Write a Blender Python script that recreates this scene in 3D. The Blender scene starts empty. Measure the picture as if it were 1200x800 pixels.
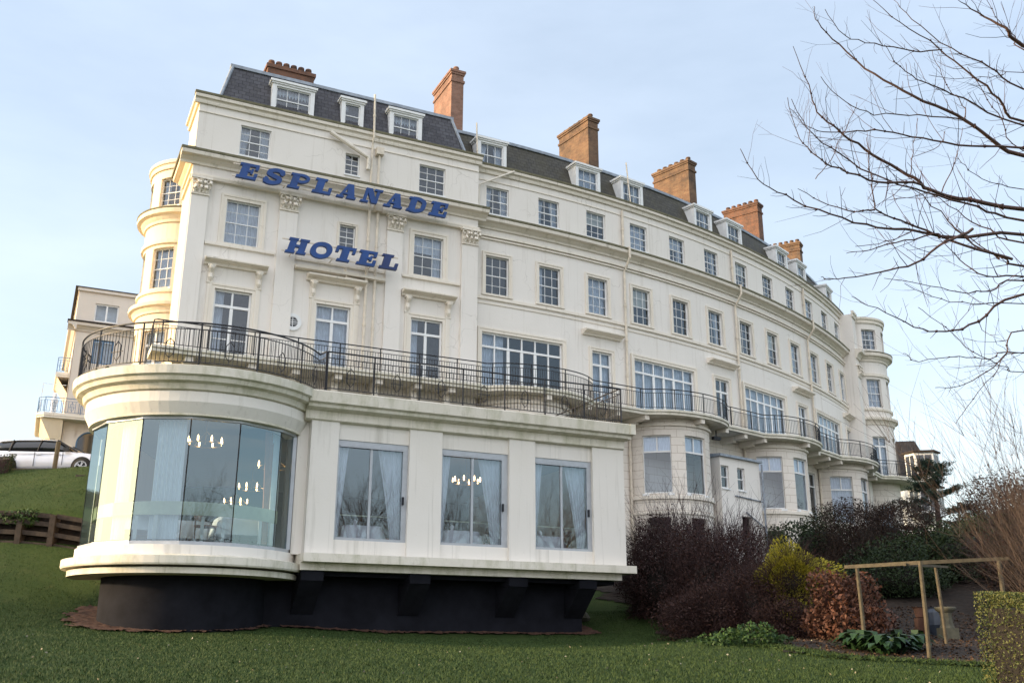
import bpy, math, random
import numpy as np
from mathutils import Vector, Matrix
random.seed(7)
R=math.radians; PI=math.pi
scene=bpy.context.scene; COL=scene.collection
T=R(25.76); CT,ST=math.cos(T),math.sin(T)
def PW(u,w,z=0.0): return (u*CT-w*ST, u*ST+w*CT, z)
def UW(X,Y): return (X*CT+Y*ST, -X*ST+Y*CT)

# ------------------------------------------------------------------ materials
def newmat(name):
    m=bpy.data.materials.new(name); m.use_nodes=True
    nt=m.node_tree; nt.nodes.clear()
    out=nt.nodes.new('ShaderNodeOutputMaterial'); return m,nt,out
def N(nt,t,**k):
    n=nt.nodes.new(t)
    for a,b in k.items():
        if a in n.inputs.keys() if isinstance(a,str) else False: n.inputs[a].default_value=b
        else: setattr(n,a,b)
    return n
def L(nt,a,b): nt.links.new(a,b)
def ramp(nt,fac,stops):
    r=nt.nodes.new('ShaderNodeValToRGB'); L(nt,fac,r.inputs[0])
    el=r.color_ramp.elements
    while len(el)<len(stops): el.new(.5)
    for e,(p,c) in zip(el,stops): e.position=p; e.color=(*c,1) if len(c)==3 else c
    return r.outputs[0]
def mixc(nt,fac,a,b,mode='MIX'):
    n=nt.nodes.new('ShaderNodeMix'); n.data_type='RGBA'; n.blend_type=mode
    for sock,v in ((n.inputs[0],fac),(n.inputs[6],a),(n.inputs[7],b)):
        if hasattr(v,'links') or isinstance(v,bpy.types.NodeSocket): L(nt,v,sock)
        else: sock.default_value=v if not isinstance(v,tuple) else (*v,1)
    return n.outputs[2]
def coords(nt,kind='Object',scale=(1,1,1)):
    tc=nt.nodes.new('ShaderNodeTexCoord'); mp=nt.nodes.new('ShaderNodeMapping')
    L(nt,tc.outputs[kind],mp.inputs[0]); mp.inputs['Scale'].default_value=scale; return mp.outputs[0]
def noise(nt,vec,scale,detail=4,rough=.55):
    n=nt.nodes.new('ShaderNodeTexNoise'); L(nt,vec,n.inputs['Vector'])
    n.inputs['Scale'].default_value=scale; n.inputs['Detail'].default_value=detail; n.inputs['Roughness'].default_value=rough
    return n.outputs[0]
def prin(nt,out,col,rough=.8,bump=None,bs=.2,bd=.02,metal=0,spec=.3,rin=None):
    p=nt.nodes.new('ShaderNodeBsdfPrincipled')
    if isinstance(col,bpy.types.NodeSocket): L(nt,col,p.inputs['Base Color'])
    else: p.inputs['Base Color'].default_value=(*col,1)
    p.inputs['Roughness'].default_value=rough; p.inputs['Metallic'].default_value=metal
    p.inputs['Specular IOR Level'].default_value=spec
    if rin: L(nt,rin,p.inputs['Roughness'])
    if bump is not None:
        b=nt.nodes.new('ShaderNodeBump'); b.inputs['Strength'].default_value=bs; b.inputs['Distance'].default_value=bd
        L(nt,bump,b.inputs['Height']); L(nt,b.outputs[0],p.inputs['Normal'])
    L(nt,p.outputs[0],out.inputs[0]); return p
def stucco(name,c1,c2,stain=(.42,.38,.31),amt=.5,algae=None,rust=False,crk=.4):
    m,nt,out=newmat(name); v=coords(nt)
    big=noise(nt,v,.35,5,.6); col=mixc(nt,ramp(nt,big,[(.35,(0,0,0)),(.7,(1,1,1))]),c1,c2)
    st=noise(nt,coords(nt,scale=(2.2,2.2,.22)),1.3,6,.65)
    f=ramp(nt,st,[(.56,(0,0,0)),(.80,(amt,)*3)])
    col=mixc(nt,f,col,stain)
    sp=noise(nt,v,5.5,6,.7); f2=ramp(nt,sp,[(.66,(0,0,0)),(.78,(amt*.8,)*3)])
    col=mixc(nt,f2,col,tuple(x*.8 for x in stain))
    stk=noise(nt,coords(nt,scale=(5,5,.12)),1.6,5,.6); f4=ramp(nt,stk,[(.60,(0,0,0)),(.74,(amt*.7,)*3)]); col=mixc(nt,f4,col,tuple(x*.9 for x in stain))
    vo=nt.nodes.new('ShaderNodeTexVoronoi'); vo.feature='DISTANCE_TO_EDGE'; vo.inputs['Scale'].default_value=.55
    wv=nt.nodes.new('ShaderNodeVectorMath'); wv.operation='MULTIPLY_ADD'; nz=nt.nodes.new('ShaderNodeTexNoise'); L(nt,v,nz.inputs['Vector']); nz.inputs['Scale'].default_value=1.3
    L(nt,nz.outputs[1],wv.inputs[0]); wv.inputs[1].default_value=(1.2,1.2,1.2); L(nt,v,wv.inputs[2]); L(nt,wv.outputs[0],vo.inputs['Vector'])
    cr=ramp(nt,vo.outputs['Distance'],[(.0,(crk,crk,crk)),(.008,(0,0,0))]); mk=noise(nt,v,.6,2,.5); mk=ramp(nt,mk,[(.5,(0,0,0)),(.6,(1,1,1))]); cm=mixc(nt,1.0,cr,mk,'MULTIPLY'); col=mixc(nt,cm,col,tuple(x*.6 for x in stain))
    if algae:
        a=noise(nt,coords(nt,scale=(1.5,1.5,.7)),1.6,7,.7); f3=ramp(nt,a,[(.46,(0,0,0)),(.72,(.7,.7,.7))])
        col=mixc(nt,f3,col,algae)
    bump=noise(nt,v,14,5,.6)
    if rust:
        tc=nt.nodes.new('ShaderNodeTexCoord'); br=nt.nodes.new('ShaderNodeTexBrick')
        L(nt,tc.outputs['UV'],br.inputs['Vector'])
        br.inputs['Scale'].default_value=1; br.inputs['Brick Width'].default_value=1.05; br.inputs['Row Height'].default_value=.36
        br.inputs['Mortar Size'].default_value=.014; br.inputs['Mortar Smooth'].default_value=.2
        for i in (1,2): br.inputs[i].default_value=(1,1,1,1)
        br.inputs[3].default_value=(.74,.7,.66,1)
        col=mixc(nt,1.0,col,br.outputs[0],'MULTIPLY')
        inv=nt.nodes.new('ShaderNodeMath'); inv.operation='MULTIPLY_ADD'; L(nt,br.outputs[1],inv.inputs[0]); inv.inputs[1].default_value=-6; L(nt,bump,inv.inputs[2])
        prin(nt,out,col,.85,inv.outputs[0],.5,.01)
    else: prin(nt,out,col,.82,bump,.25,.012)
    return m
def plain(name,col,rough=.6,metal=0,spec=.4,var=.25,sc=4,bs=.15):
    m,nt,out=newmat(name); v=coords(nt); n=noise(nt,v,sc,5,.6)
    c=mixc(nt,ramp(nt,n,[(.3,(0,0,0)),(.7,(1,1,1))]),tuple(x*(1-var) for x in col),tuple(min(1,x*(1+var)) for x in col))
    prin(nt,out,c,rough,n,bs,.01,metal,spec); return m
def brickmat(name,a,b,mortar,soot=.4):
    m,nt,out=newmat(name)
    tc=nt.nodes.new('ShaderNodeTexCoord'); sx=nt.nodes.new('ShaderNodeSeparateXYZ'); L(nt,tc.outputs['Object'],sx.inputs[0])
    ad=nt.nodes.new('ShaderNodeMath'); L(nt,sx.outputs[0],ad.inputs[0]); L(nt,sx.outputs[1],ad.inputs[1])
    cb=nt.nodes.new('ShaderNodeCombineXYZ'); L(nt,ad.outputs[0],cb.inputs[0]); L(nt,sx.outputs[2],cb.inputs[1])
    br=nt.nodes.new('ShaderNodeTexBrick'); L(nt,cb.outputs[0],br.inputs['Vector'])
    br.inputs['Scale'].default_value=1; br.inputs['Brick Width'].default_value=.235; br.inputs['Row Height'].default_value=.078
    br.inputs['Mortar Size'].default_value=.008
    br.inputs[1].default_value=(*a,1); br.inputs[2].default_value=(*b,1); br.inputs[3].default_value=(*mortar,1)
    n=noise(nt,coords(nt),1.1,7,.75)
    col=mixc(nt,ramp(nt,n,[(.42,(0,0,0)),(.62,(soot,)*3)]),br.outputs[0],(.05,.04,.035))
    prin(nt,out,col,.9,br.outputs[1],-.3,.01); return m
def slate(name,a,b,moss,ma):
    m,nt,out=newmat(name); tc=nt.nodes.new('ShaderNodeTexCoord'); br=nt.nodes.new('ShaderNodeTexBrick')
    L(nt,tc.outputs['UV'],br.inputs['Vector']); br.inputs['Scale'].default_value=1
    br.inputs['Brick Width'].default_value=.3; br.inputs['Row Height'].default_value=.2; br.inputs['Mortar Size'].default_value=.012
    br.inputs[1].default_value=(*a,1); br.inputs[2].default_value=(*b,1); br.inputs[3].default_value=(.012,.012,.014,1)
    n=noise(nt,coords(nt),1.4,7,.75)
    col=mixc(nt,ramp(nt,n,[(.35,(0,0,0)),(.7,(ma,)*3)]),br.outputs[0],moss)
    n2=noise(nt,coords(nt),9,5,.7); col=mixc(nt,ramp(nt,n2,[(.5,(0,0,0)),(.8,(.5,.5,.5))]),col,(.16,.155,.14))
    prin(nt,out,col,.7,br.outputs[1],-.5,.02,spec=.3); return m
def glass(name,refl=.3,tint=(.7,.78,.8),gcol=(.9,.95,1)):
    m,nt,out=newmat(name)
    t=nt.nodes.new('ShaderNodeBsdfTransparent'); t.inputs[0].default_value=(*tint,1)
    g=nt.nodes.new('ShaderNodeBsdfGlossy'); g.inputs['Roughness'].default_value=.015; g.inputs[0].default_value=(*gcol,1)
    lw=nt.nodes.new('ShaderNodeLayerWeight'); lw.inputs[0].default_value=.35
    ma=nt.nodes.new('ShaderNodeMath'); ma.operation='MULTIPLY_ADD'; L(nt,lw.outputs[0],ma.inputs[0]); ma.inputs[1].default_value=.8; ma.inputs[2].default_value=refl
    ma.use_clamp=True
    v=coords(nt); n=noise(nt,v,.9,2,.4); b=nt.nodes.new('ShaderNodeBump'); b.inputs['Strength'].default_value=.012; b.inputs['Distance'].default_value=.02
    L(nt,n,b.inputs['Height']); L(nt,b.outputs[0],g.inputs['Normal'])
    mx=nt.nodes.new('ShaderNodeMixShader'); L(nt,ma.outputs[0],mx.inputs[0]); L(nt,t.outputs[0],mx.inputs[1]); L(nt,g.outputs[0],mx.inputs[2])
    L(nt,mx.outputs[0],out.inputs[0]); return m
def emis(name,col,s):
    m,nt,out=newmat(name); e=nt.nodes.new('ShaderNodeEmission'); e.inputs[0].default_value=(*col,1); e.inputs[1].default_value=s
    L(nt,e.outputs[0],out.inputs[0]); return m
def leafmat(name,a,b,rough=.6,trans=.0,sc=3):
    m,nt,out=newmat(name); v=coords(nt)
    gi=nt.nodes.new('ShaderNodeNewGeometry'); 
    c=mixc(nt,gi.outputs['Random Per Island'],a,b)
    n=noise(nt,v,sc,3,.6); c=mixc(nt,ramp(nt,n,[(.35,(0,0,0)),(.7,(.5,)*3)]),c,tuple(x*.5 for x in a))
    p=prin(nt,out,c,rough,spec=.25)
    return m
M={}
M['wall']=stucco('cream_stucco',(.755,.71,.65),(.80,.755,.70),(.48,.42,.34),.5)
M['moulding']=stucco('moulding_cream',(.77,.70,.60),(.80,.74,.65),(.33,.29,.2),.5)
M['cornice']=stucco('weathered_cornice',(.72,.66,.56),(.77,.71,.62),(.3,.26,.17),.7)
M['moss']=stucco('mossy_flashing',(.16,.145,.09),(.22,.20,.13),(.06,.06,.035),.9,(.10,.10,.05))
M['coping']=stucco('algae_coping',(.70,.65,.55),(.78,.73,.64),(.34,.32,.23),.6,(.40,.39,.25))
M['flank']=stucco('sun_tinted_stucco',(.78,.66,.49),(.82,.71,.55),(.5,.42,.28),.3)  # stucco for left-facing walls, warm low sunlight put into the colour
M['block']=stucco('block_render',(.76,.715,.65),(.80,.76,.71),(.44,.41,.35),.6,crk=0)
M['rustic']=stucco('rusticated_stucco',(.76,.69,.61),(.81,.75,.67),(.48,.42,.33),.45,rust=True)
M['navy']=plain('dark_navy_render',(.0115,.012,.0165),.9,spec=.12,var=.35,sc=1.6,bs=.4)
M['slate']=slate('blue_slate',(.055,.055,.065),(.095,.095,.11),(.05,.045,.05),.5)
M['slate2']=slate('mossy_slate',(.05,.047,.045),(.08,.075,.066),(.07,.062,.035),.75)
M['lead']=plain('lead_grey',(.27,.30,.34),.55,.2)
M['brick1']=brickmat('red_brick',(.26,.13,.09),(.33,.18,.13),(.24,.18,.14),.5)
M['brick2']=brickmat('buff_brick',(.21,.125,.07),(.15,.08,.048),(.19,.14,.1),.7)
M['brick3']=brickmat('brown_brick',(.17,.085,.055),(.24,.11,.065),(.14,.10,.08),.7)
M['white']=plain('white_paint',(.78,.78,.77),.45,var=.06)
M['alu']=plain('aluminium_frame',(.42,.44,.47),.4,.3,var=.1)
M['iron']=plain('black_iron',(.014,.015,.02),.5,.2,var=.3)
M['bluei']=plain('blue_iron',(.08,.17,.30),.5,.1)
M['blue']=plain('blue_letter_paint',(.004,.047,.20),.42,0,.4,var=.22,sc=2.5)
M['blued']=plain('dark_blue_letter_paint',(.012,.03,.12),.45,0,.4,var=.25)
M['pipe']=plain('cream_pipe_paint',(.68,.6,.49),.6,var=.15)
M['glass']=glass('window_glass',.06,(.80,.87,.94))
M['glassb']=glass('bow_glass',.13,(.66,.75,.78),(.74,.92,1))
M['glassd']=glass('dining_glass',.13,(.80,.84,.89),(.78,.92,1))
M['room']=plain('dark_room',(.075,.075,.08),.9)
M['net']=plain('net_curtain',(.62,.64,.68),.9,var=.15)
M['drape']=plain('white_drape',(.72,.75,.8),.9,var=.06)
M['blind']=plain('cream_blind',(.62,.58,.48),.9,var=.05)
M['redd']=plain('terracotta_drape',(.42,.2,.13),.9,var=.15)
M['cloth']=plain('white_tablecloth',(.82,.84,.9),.85,var=.04)
M['wood']=plain('chair_wood',(.2,.085,.035),.5)
M['post']=plain('weathered_timber',(.085,.07,.045),.85,var=.35,sc=9)
M['sleeper']=plain('dark_timber',(.036,.027,.022),.9,var=.4,sc=8)
M['carpaint']=plain('white_car_paint',(.62,.65,.74),.18,.1,.6,var=.02,bs=0)
M['carglass']=plain('dark_car_glass',(.012,.013,.016),.05,0,.8,var=0,bs=0)
M['tyre']=plain('tyre_rubber',(.015,.015,.016),.8)
M['rim']=plain('alloy_rim',(.5,.5,.52),.3,.9)
M['stone']=plain('garden_stone',(.095,.09,.065),.9,var=.3,sc=6,bs=.4)
M['terra']=plain('terracotta',(.13,.06,.04),.85)
M['darkpot']=plain('dark_glazed',(.04,.05,.07),.4)
M['bark']=plain('bark_brown',(.085,.05,.042),.85,var=.35,sc=12,bs=.4)
M['twig']=plain('twig_purple_brown',(.055,.03,.034),.8,var=.3)
M['twigd']=plain('twig_dark_red',(.036,.017,.016),.85,var=.5,sc=1.5)
M['twigo']=plain('twig_orange',(.062,.042,.034),.8,var=.35)
M['glow']=emis('candle_bulb_glow',(1,.62,.28),8)
M['lampg']=emis('ceiling_lamp_glow',(1,.82,.5),1.0)
M['brass']=plain('brass_wire',(.4,.28,.12),.35,.8)
M['frost']=plain('etched_band',(.50,.53,.36),.4,var=.1)
M['ceil']=plain('ceiling_white',(.22,.2,.17),.9,var=.04)
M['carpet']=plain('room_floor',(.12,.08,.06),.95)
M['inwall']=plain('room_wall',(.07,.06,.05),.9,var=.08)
M['asphalt']=plain('asphalt',(.05,.05,.052),.9,sc=20)
M['bstone']=stucco('beige_stone_render',(.66,.59,.51),(.7,.63,.56),(.5,.44,.36),.3)
M['soil']=plain('dark_soil',(.022,.014,.009),.95,var=.6,sc=8,bs=.8)
M['rsoil']=plain('reddish_soil',(.085,.04,.025),.95,var=.5,sc=10,bs=.8)

# ------------------------------------------------------------------ mesh builder
ABS={}
class MB:
    def __init__(s): s.v=[]; s.f=[]; s.mi=[]; s.uv=[]; s.cur=0
    def add(s,vs,fs,uvs=None):
        b=len(s.v); s.v+= [tuple(p) for p in vs]
        for k,f in enumerate(fs):
            s.f.append(tuple(b+i for i in f)); s.mi.append(s.cur)
            s.uv.append(uvs[k] if uvs else None)
    def box(s,x0,x1,y0,y1,z0,z1,rot=None):
        vs=[(x,y,z) for x in (x0,x1) for y in (y0,y1) for z in (z0,z1)]
        if rot:
            cx,cy,a=rot; c,q=math.cos(a),math.sin(a)
            vs=[(cx+(x-cx)*c-(y-cy)*q, cy+(x-cx)*q+(y-cy)*c, z) for x,y,z in vs]
        s.add(vs,[(0,1,3,2),(4,6,7,5),(0,4,5,1),(2,3,7,6),(0,2,6,4),(1,5,7,3)])
    def prism(s,poly,z0,z1):
        n=len(poly); s.add([(x,y,z0) for x,y in poly]+[(x,y,z1) for x,y in poly],
            [tuple(range(n))[::-1],tuple(range(n,2*n))]+[(i,(i+1)%n,n+(i+1)%n,n+i) for i in range(n)])
    def tube(s,pts,rad,n=6,cap=True):
        pts=[Vector(p) for p in pts]
        if not hasattr(rad,'__len__'): rad=[rad]*len(pts)
        b=len(s.v); up=None; m=len(pts)
        for i,p in enumerate(pts):
            d=(pts[min(i+1,m-1)]-pts[max(i-1,0)])
            if d.length<1e-9: d=Vector((0,0,1))
            d.normalize()
            if up is None: up=Vector((0,0,1)) if abs(d.z)<.9 else Vector((1,0,0))
            a=d.cross(up); 
            if a.length<1e-6: a=d.cross(Vector((0,1,.1)))
            a.normalize(); c=a.cross(d); up=c
            for k in range(n):
                t=2*PI*k/n+PI/n; q=p+(a*math.cos(t)+c*math.sin(t))*rad[i]; s.v.append(tuple(q))
        for i in range(m-1):
            for k in range(n):
                s.f.append((b+i*n+k,b+i*n+(k+1)%n,b+(i+1)*n+(k+1)%n,b+(i+1)*n+k)); s.mi.append(s.cur); s.uv.append(None)
        if cap and n>2:
            s.f.append(tuple(b+k for k in range(n))[::-1]); s.mi.append(s.cur); s.uv.append(None)
            s.f.append(tuple(b+(m-1)*n+k for k in range(n))); s.mi.append(s.cur); s.uv.append(None)
    def lathe(s,c,prof,n=16,a0=0,a1=2*PI):
        b=len(s.v); full=abs(a1-a0-2*PI)<1e-6; m=n if full else n+1
        for r,z in prof:
            for k in range(m):
                t=a0+(a1-a0)*k/n; s.v.append((c[0]+r*math.cos(t),c[1]+r*math.sin(t),c[2]+z))
        for i in range(len(prof)-1):
            for k in range(n):
                k2=(k+1)%m
                s.f.append((b+i*m+k,b+i*m+k2,b+(i+1)*m+k2,b+(i+1)*m+k)); s.mi.append(s.cur); s.uv.append(None)
    # ---- surface helpers, S(s,off,z)
    def sweep(s,S,s0,s1,prof,step=.8,caps=True):
        n=max(1,int(math.ceil((s1-s0)/step))); m=len(prof)
        vs=[];fs=[];uv=[]
        ln=[0]
        for i in range(m): 
            a=prof[i];c=prof[(i+1)%m]; ln.append(ln[-1]+math.hypot(a[0]-c[0],a[1]-c[1]))
        for i in range(n+1):
            q=s0+(s1-s0)*i/n
            for o,z in prof: vs.append(S(q,o,z))
        for i in range(n):
            qa=s0+(s1-s0)*i/n; qb=s0+(s1-s0)*(i+1)/n
            for k in range(m):
                k2=(k+1)%m; fs.append((i*m+k,(i+1)*m+k,(i+1)*m+k2,i*m+k2)); uv.append([(qa,ln[k]),(qb,ln[k]),(qb,ln[k+1]),(qa,ln[k+1])])
        if caps:
            fs.append(tuple(range(m))); fs.append(tuple(n*m+k for k in range(m))[::-1]); uv+=[None,None]
        s.add(vs,fs,uv)
    def sbox(s,S,s0,s1,o0,o1,z0,z1,step=.8): s.sweep(S,s0,s1,[(o0,z0),(o1,z0),(o1,z1),(o0,z1)],step)
    def wall(s,S,s0,s1,z0,z1,holes=(),step=1.0,rev=.2,off=0):
        sb={s0,s1}; zb={z0,z1}
        for h in holes: 
            sb|={max(s0,h[0]),min(s1,h[1])}; zb|={h[2],h[3]}
        sb=sorted(x for x in sb if s0-1e-6<=x<=s1+1e-6); zb=sorted(x for x in zb if z0-1e-6<=x<=z1+1e-6)
        ss=[]
        for a,c in zip(sb,sb[1:]):
            n=max(1,int(math.ceil((c-a)/step))); ss+=[a+(c-a)*i/n for i in range(n)]
        ss.append(sb[-1])
        def inh(x,z): return any(h[0]<x<h[1] and h[2]<z<h[3] for h in holes)
        for a,c in zip(ss,ss[1:]):
            for p,q in zip(zb,zb[1:]):
                if inh((a+c)/2,(p+q)/2): continue
                s.add([S(a,off,p),S(c,off,p),S(c,off,q),S(a,off,q)],[(0,1,2,3)],[[(a,p),(c,p),(c,q),(a,q)]])
        for h in holes:
            a,c,p,q=h[:4]
            n=max(1,int(math.ceil((c-a)/step)))
            for k in range(n):
                x0=a+(c-a)*k/n; x1=a+(c-a)*(k+1)/n
                s.add([S(x0,off,q),S(x1,off,q),S(x1,off-rev,q),S(x0,off-rev,q)],[(0,1,2,3)],[[(0,.1),(.1,.1),(.1,.15),(0,.15)]])
                s.add([S(x0,off,p),S(x0,off-rev,p),S(x1,off-rev,p),S(x1,off,p)],[(0,1,2,3)],[[(0,.1),(.1,.1),(.1,.15),(0,.15)]])
            for x,fl in ((a,0),(c,1)):
                vs=[S(x,off,p),S(x,off,q),S(x,off-rev,q),S(x,off-rev,p)]
                s.add(vs if fl else vs[::-1],[(0,1,2,3)],[[(0.1,.1),(.2,.1),(.2,.15),(.1,.15)]])
    def build(s,name,mats,parent=None,at=None,local=False,smooth=False,recalc=False,org=None):
        """verts in the frame's coordinates; parent's absolute offset is taken off"""
        A=Vector((0,0,0))
        if parent is not None and not local: A=ABS[parent.name]
        base=Vector(at) if at is not None else A
        if org is not None: base=Vector(org)
        me=bpy.data.meshes.new(name)
        vv=np.array(s.v,dtype=np.float64).reshape(-1,3)
        if not local: vv=vv-np.array(base)[None,:]
        me.from_pydata(vv.tolist(),[],s.f)
        if not isinstance(mats,(list,tuple)): mats=[mats]
        for m in mats: me.materials.append(M[m] if isinstance(m,str) else m)
        if len(mats)>1: me.polygons.foreach_set('material_index',s.mi)
        if any(u is not None for u in s.uv):
            uvl=me.uv_layers.new(name='UVMap'); arr=[]
            for f,u in zip(s.f,s.uv):
                if u is None: arr+= [0.,0.]*len(f)
                else:
                    for q in u: arr+=[q[0],q[1]]
            uvl.data.foreach_set('uv',arr)
        if smooth: me.polygons.foreach_set('use_smooth',[True]*len(me.polygons))
        me.update()
        if recalc:
            import bmesh
            bm=bmesh.new(); bm.from_mesh(me); bmesh.ops.recalc_face_normals(bm,faces=bm.faces); bm.to_mesh(me); bm.free()
        o=bpy.data.objects.new(name,me); COL.objects.link(o)
        if parent is not None:
            o.parent=parent
            if not local: o.location=base-A
        elif not local: o.location=base
        ABS[o.name]=base if not local else Vector((0,0,0))
        return o
def thing(name,label,cat,loc,rot=0,group=None,uw=False):
    """loc in frame coordinates; uw frame is turned by T about the world origin"""
    o=bpy.data.objects.new(name,None); COL.objects.link(o); o.empty_display_size=.3
    if uw: o.location=PW(*loc); o.rotation_euler=(0,0,T+rot)
    else: o.location=loc; o.rotation_euler=(0,0,rot)
    o['label']=label; o['category']=cat
    if group: o['group']=group
    ABS[o.name]=Vector(loc); return o
def tag(o,label,cat,group=None):
    o['label']=label; o['category']=cat
    if group: o['group']=group
    return o
def struct(o,kind='structure'): o['kind']=kind; return o
def child(o,name,parent,loc=None,rotz=0):
    """a copy of prototype mesh object under parent, local placement"""
    c=bpy.data.objects.new(name,o if isinstance(o,bpy.types.Mesh) else o.data); COL.objects.link(c); c.parent=parent
    if loc is not None: c.location=loc
    c.rotation_euler=(0,0,rotz); return c
def dup(root,loc,rotz=None,label=None,scale=None):
    r=root.copy(); COL.objects.link(r); r.location=loc
    if rotz is not None: r.rotation_euler=(0,0,rotz)
    if scale: r.scale=(scale,)*3
    if label: r['label']=label
    for ch in list(root.children):
        c=ch.copy(); COL.objects.link(c); c.parent=r
        for g in ch.children:
            d=g.copy(); COL.objects.link(d); d.parent=c
    return r
def mesh_of(mb,name,mats):
    me=bpy.data.meshes.new(name); me.from_pydata(mb.v,[],mb.f)
    if not isinstance(mats,(list,tuple)): mats=[mats]
    for m in mats: me.materials.append(M[m])
    if len(mats)>1: me.polygons.foreach_set('material_index',mb.mi)
    me.update(); return me
# ------------------------------------------------------------------ HOTEL
def FR(s,o,z): return (s,36-o,z)
def AR(s,o,z):
    a=s/54; q=54+o; return (16+q*math.sin(a),90.5-q*math.cos(a),z)
def FL(s,o,z): return (3.75-o,36-s,z)       # left flank, s runs from back (negative) to the corner (0)
def bow(c,ax,r):
    def S(s,o,z):
        p=ax+s/r; return (c[0]+(r+o)*math.cos(p),c[1]+(r+o)*math.sin(p),z)
    return S
def srot(S,s):
    a=S(s-.01,0,0);b=S(s+.01,0,0); return math.atan2(b[1]-a[1],b[0]-a[0])
hotel=thing('hotel_building','long cream stucco hotel crescent with slate mansard roof, dormers and brick chimneys','hotel',(10,38,8),uw=True)
HA=ABS[hotel.name]
def hp(mb,name,mat,parent=None,**k): return mb.build(name,mat,parent or hotel,**k)

def frame_sash(w,h,nx,ny,t=.045,meet=True,bar=.022):
    m=MB(); y0,y1=.09,.17
    m.box(-w/2,-w/2+t,y0,y1,0,h); m.box(w/2-t,w/2,y0,y1,0,h)
    m.box(-w/2+t,w/2-t,y0-.003,y1,0,t*1.3); m.box(-w/2+t,w/2-t,y0-.003,y1,h-t,h)
    m.box(-w/2-.03,w/2+.03,-.05,y0,-.07,-.002)
    if meet: m.box(-w/2+t,w/2-t,y0+.01,y1-.01,h/2-.022,h/2+.022)
    for i in range(1,nx): 
        x=-w/2+w*i/nx; m.box(x-bar/2,x+bar/2,y0+.025,y1-.02,t*1.3,h-t)
    for j in range(1,ny):
        if meet and abs(j/ny-.5)<1e-3: continue
        z=h*j/ny; m.box(-w/2+t,w/2-t,y0+.028,y1-.023,z-bar/2,z+bar/2)
    return m
def pane_mb(w,h,y=.135,z0=0,x0=None):
    m=MB(); a=-w/2 if x0 is None else x0
    m.add([(a,y,z0),(a+w,y,z0),(a+w,y,z0+h),(a,y,z0+h)],[(0,1,2,3)]); return m
def curtain_mb(x0,x1,z0,z1,y=.3,amp=.025,per=.13,tie=0):
    m=MB(); n=max(8,int((x1-x0)/per*6)); zs=[z0+(z1-z0)*k/6 for k in range(7)]
    vs=[]
    for k,z in enumerate(zs):
        for i in range(n+1):
            x=x0+(x1-x0)*i/n
            if tie: 
                q=1-abs(tie)*(1-((k/6)**1.2)); x=(x0 if tie>0 else x1)+(x-(x0 if tie>0 else x1))*q
            vs.append((x,y+amp*math.sin(i/6*2*PI+k*.15),z))
    fs=[(k*(n+1)+i,k*(n+1)+i+1,(k+1)*(n+1)+i+1,(k+1)*(n+1)+i) for k in range(6) for i in range(n)]
    m.add(vs,fs); return m
def surround_mb(w,h,b=.17,p=.06,sill=True,head=True):
    m=MB()
    for t0,t1,pp in ((.0,b*.6,p*.55),(b*.6,b,p)):
        m.box(-w/2-t1,-w/2-t0,-pp,.03,0,h+t1); m.box(w/2+t0,w/2+t1,-pp,.03,0,h+t1)
        m.box(-w/2-t0,w/2+t0,-pp+.002,.03,h+t0,h+t1-.002)
    if sill: m.box(-w/2-b-.02,w/2+b+.02,-p-.03,.03,-.09,-.003)
    return m
WP={}
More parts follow.
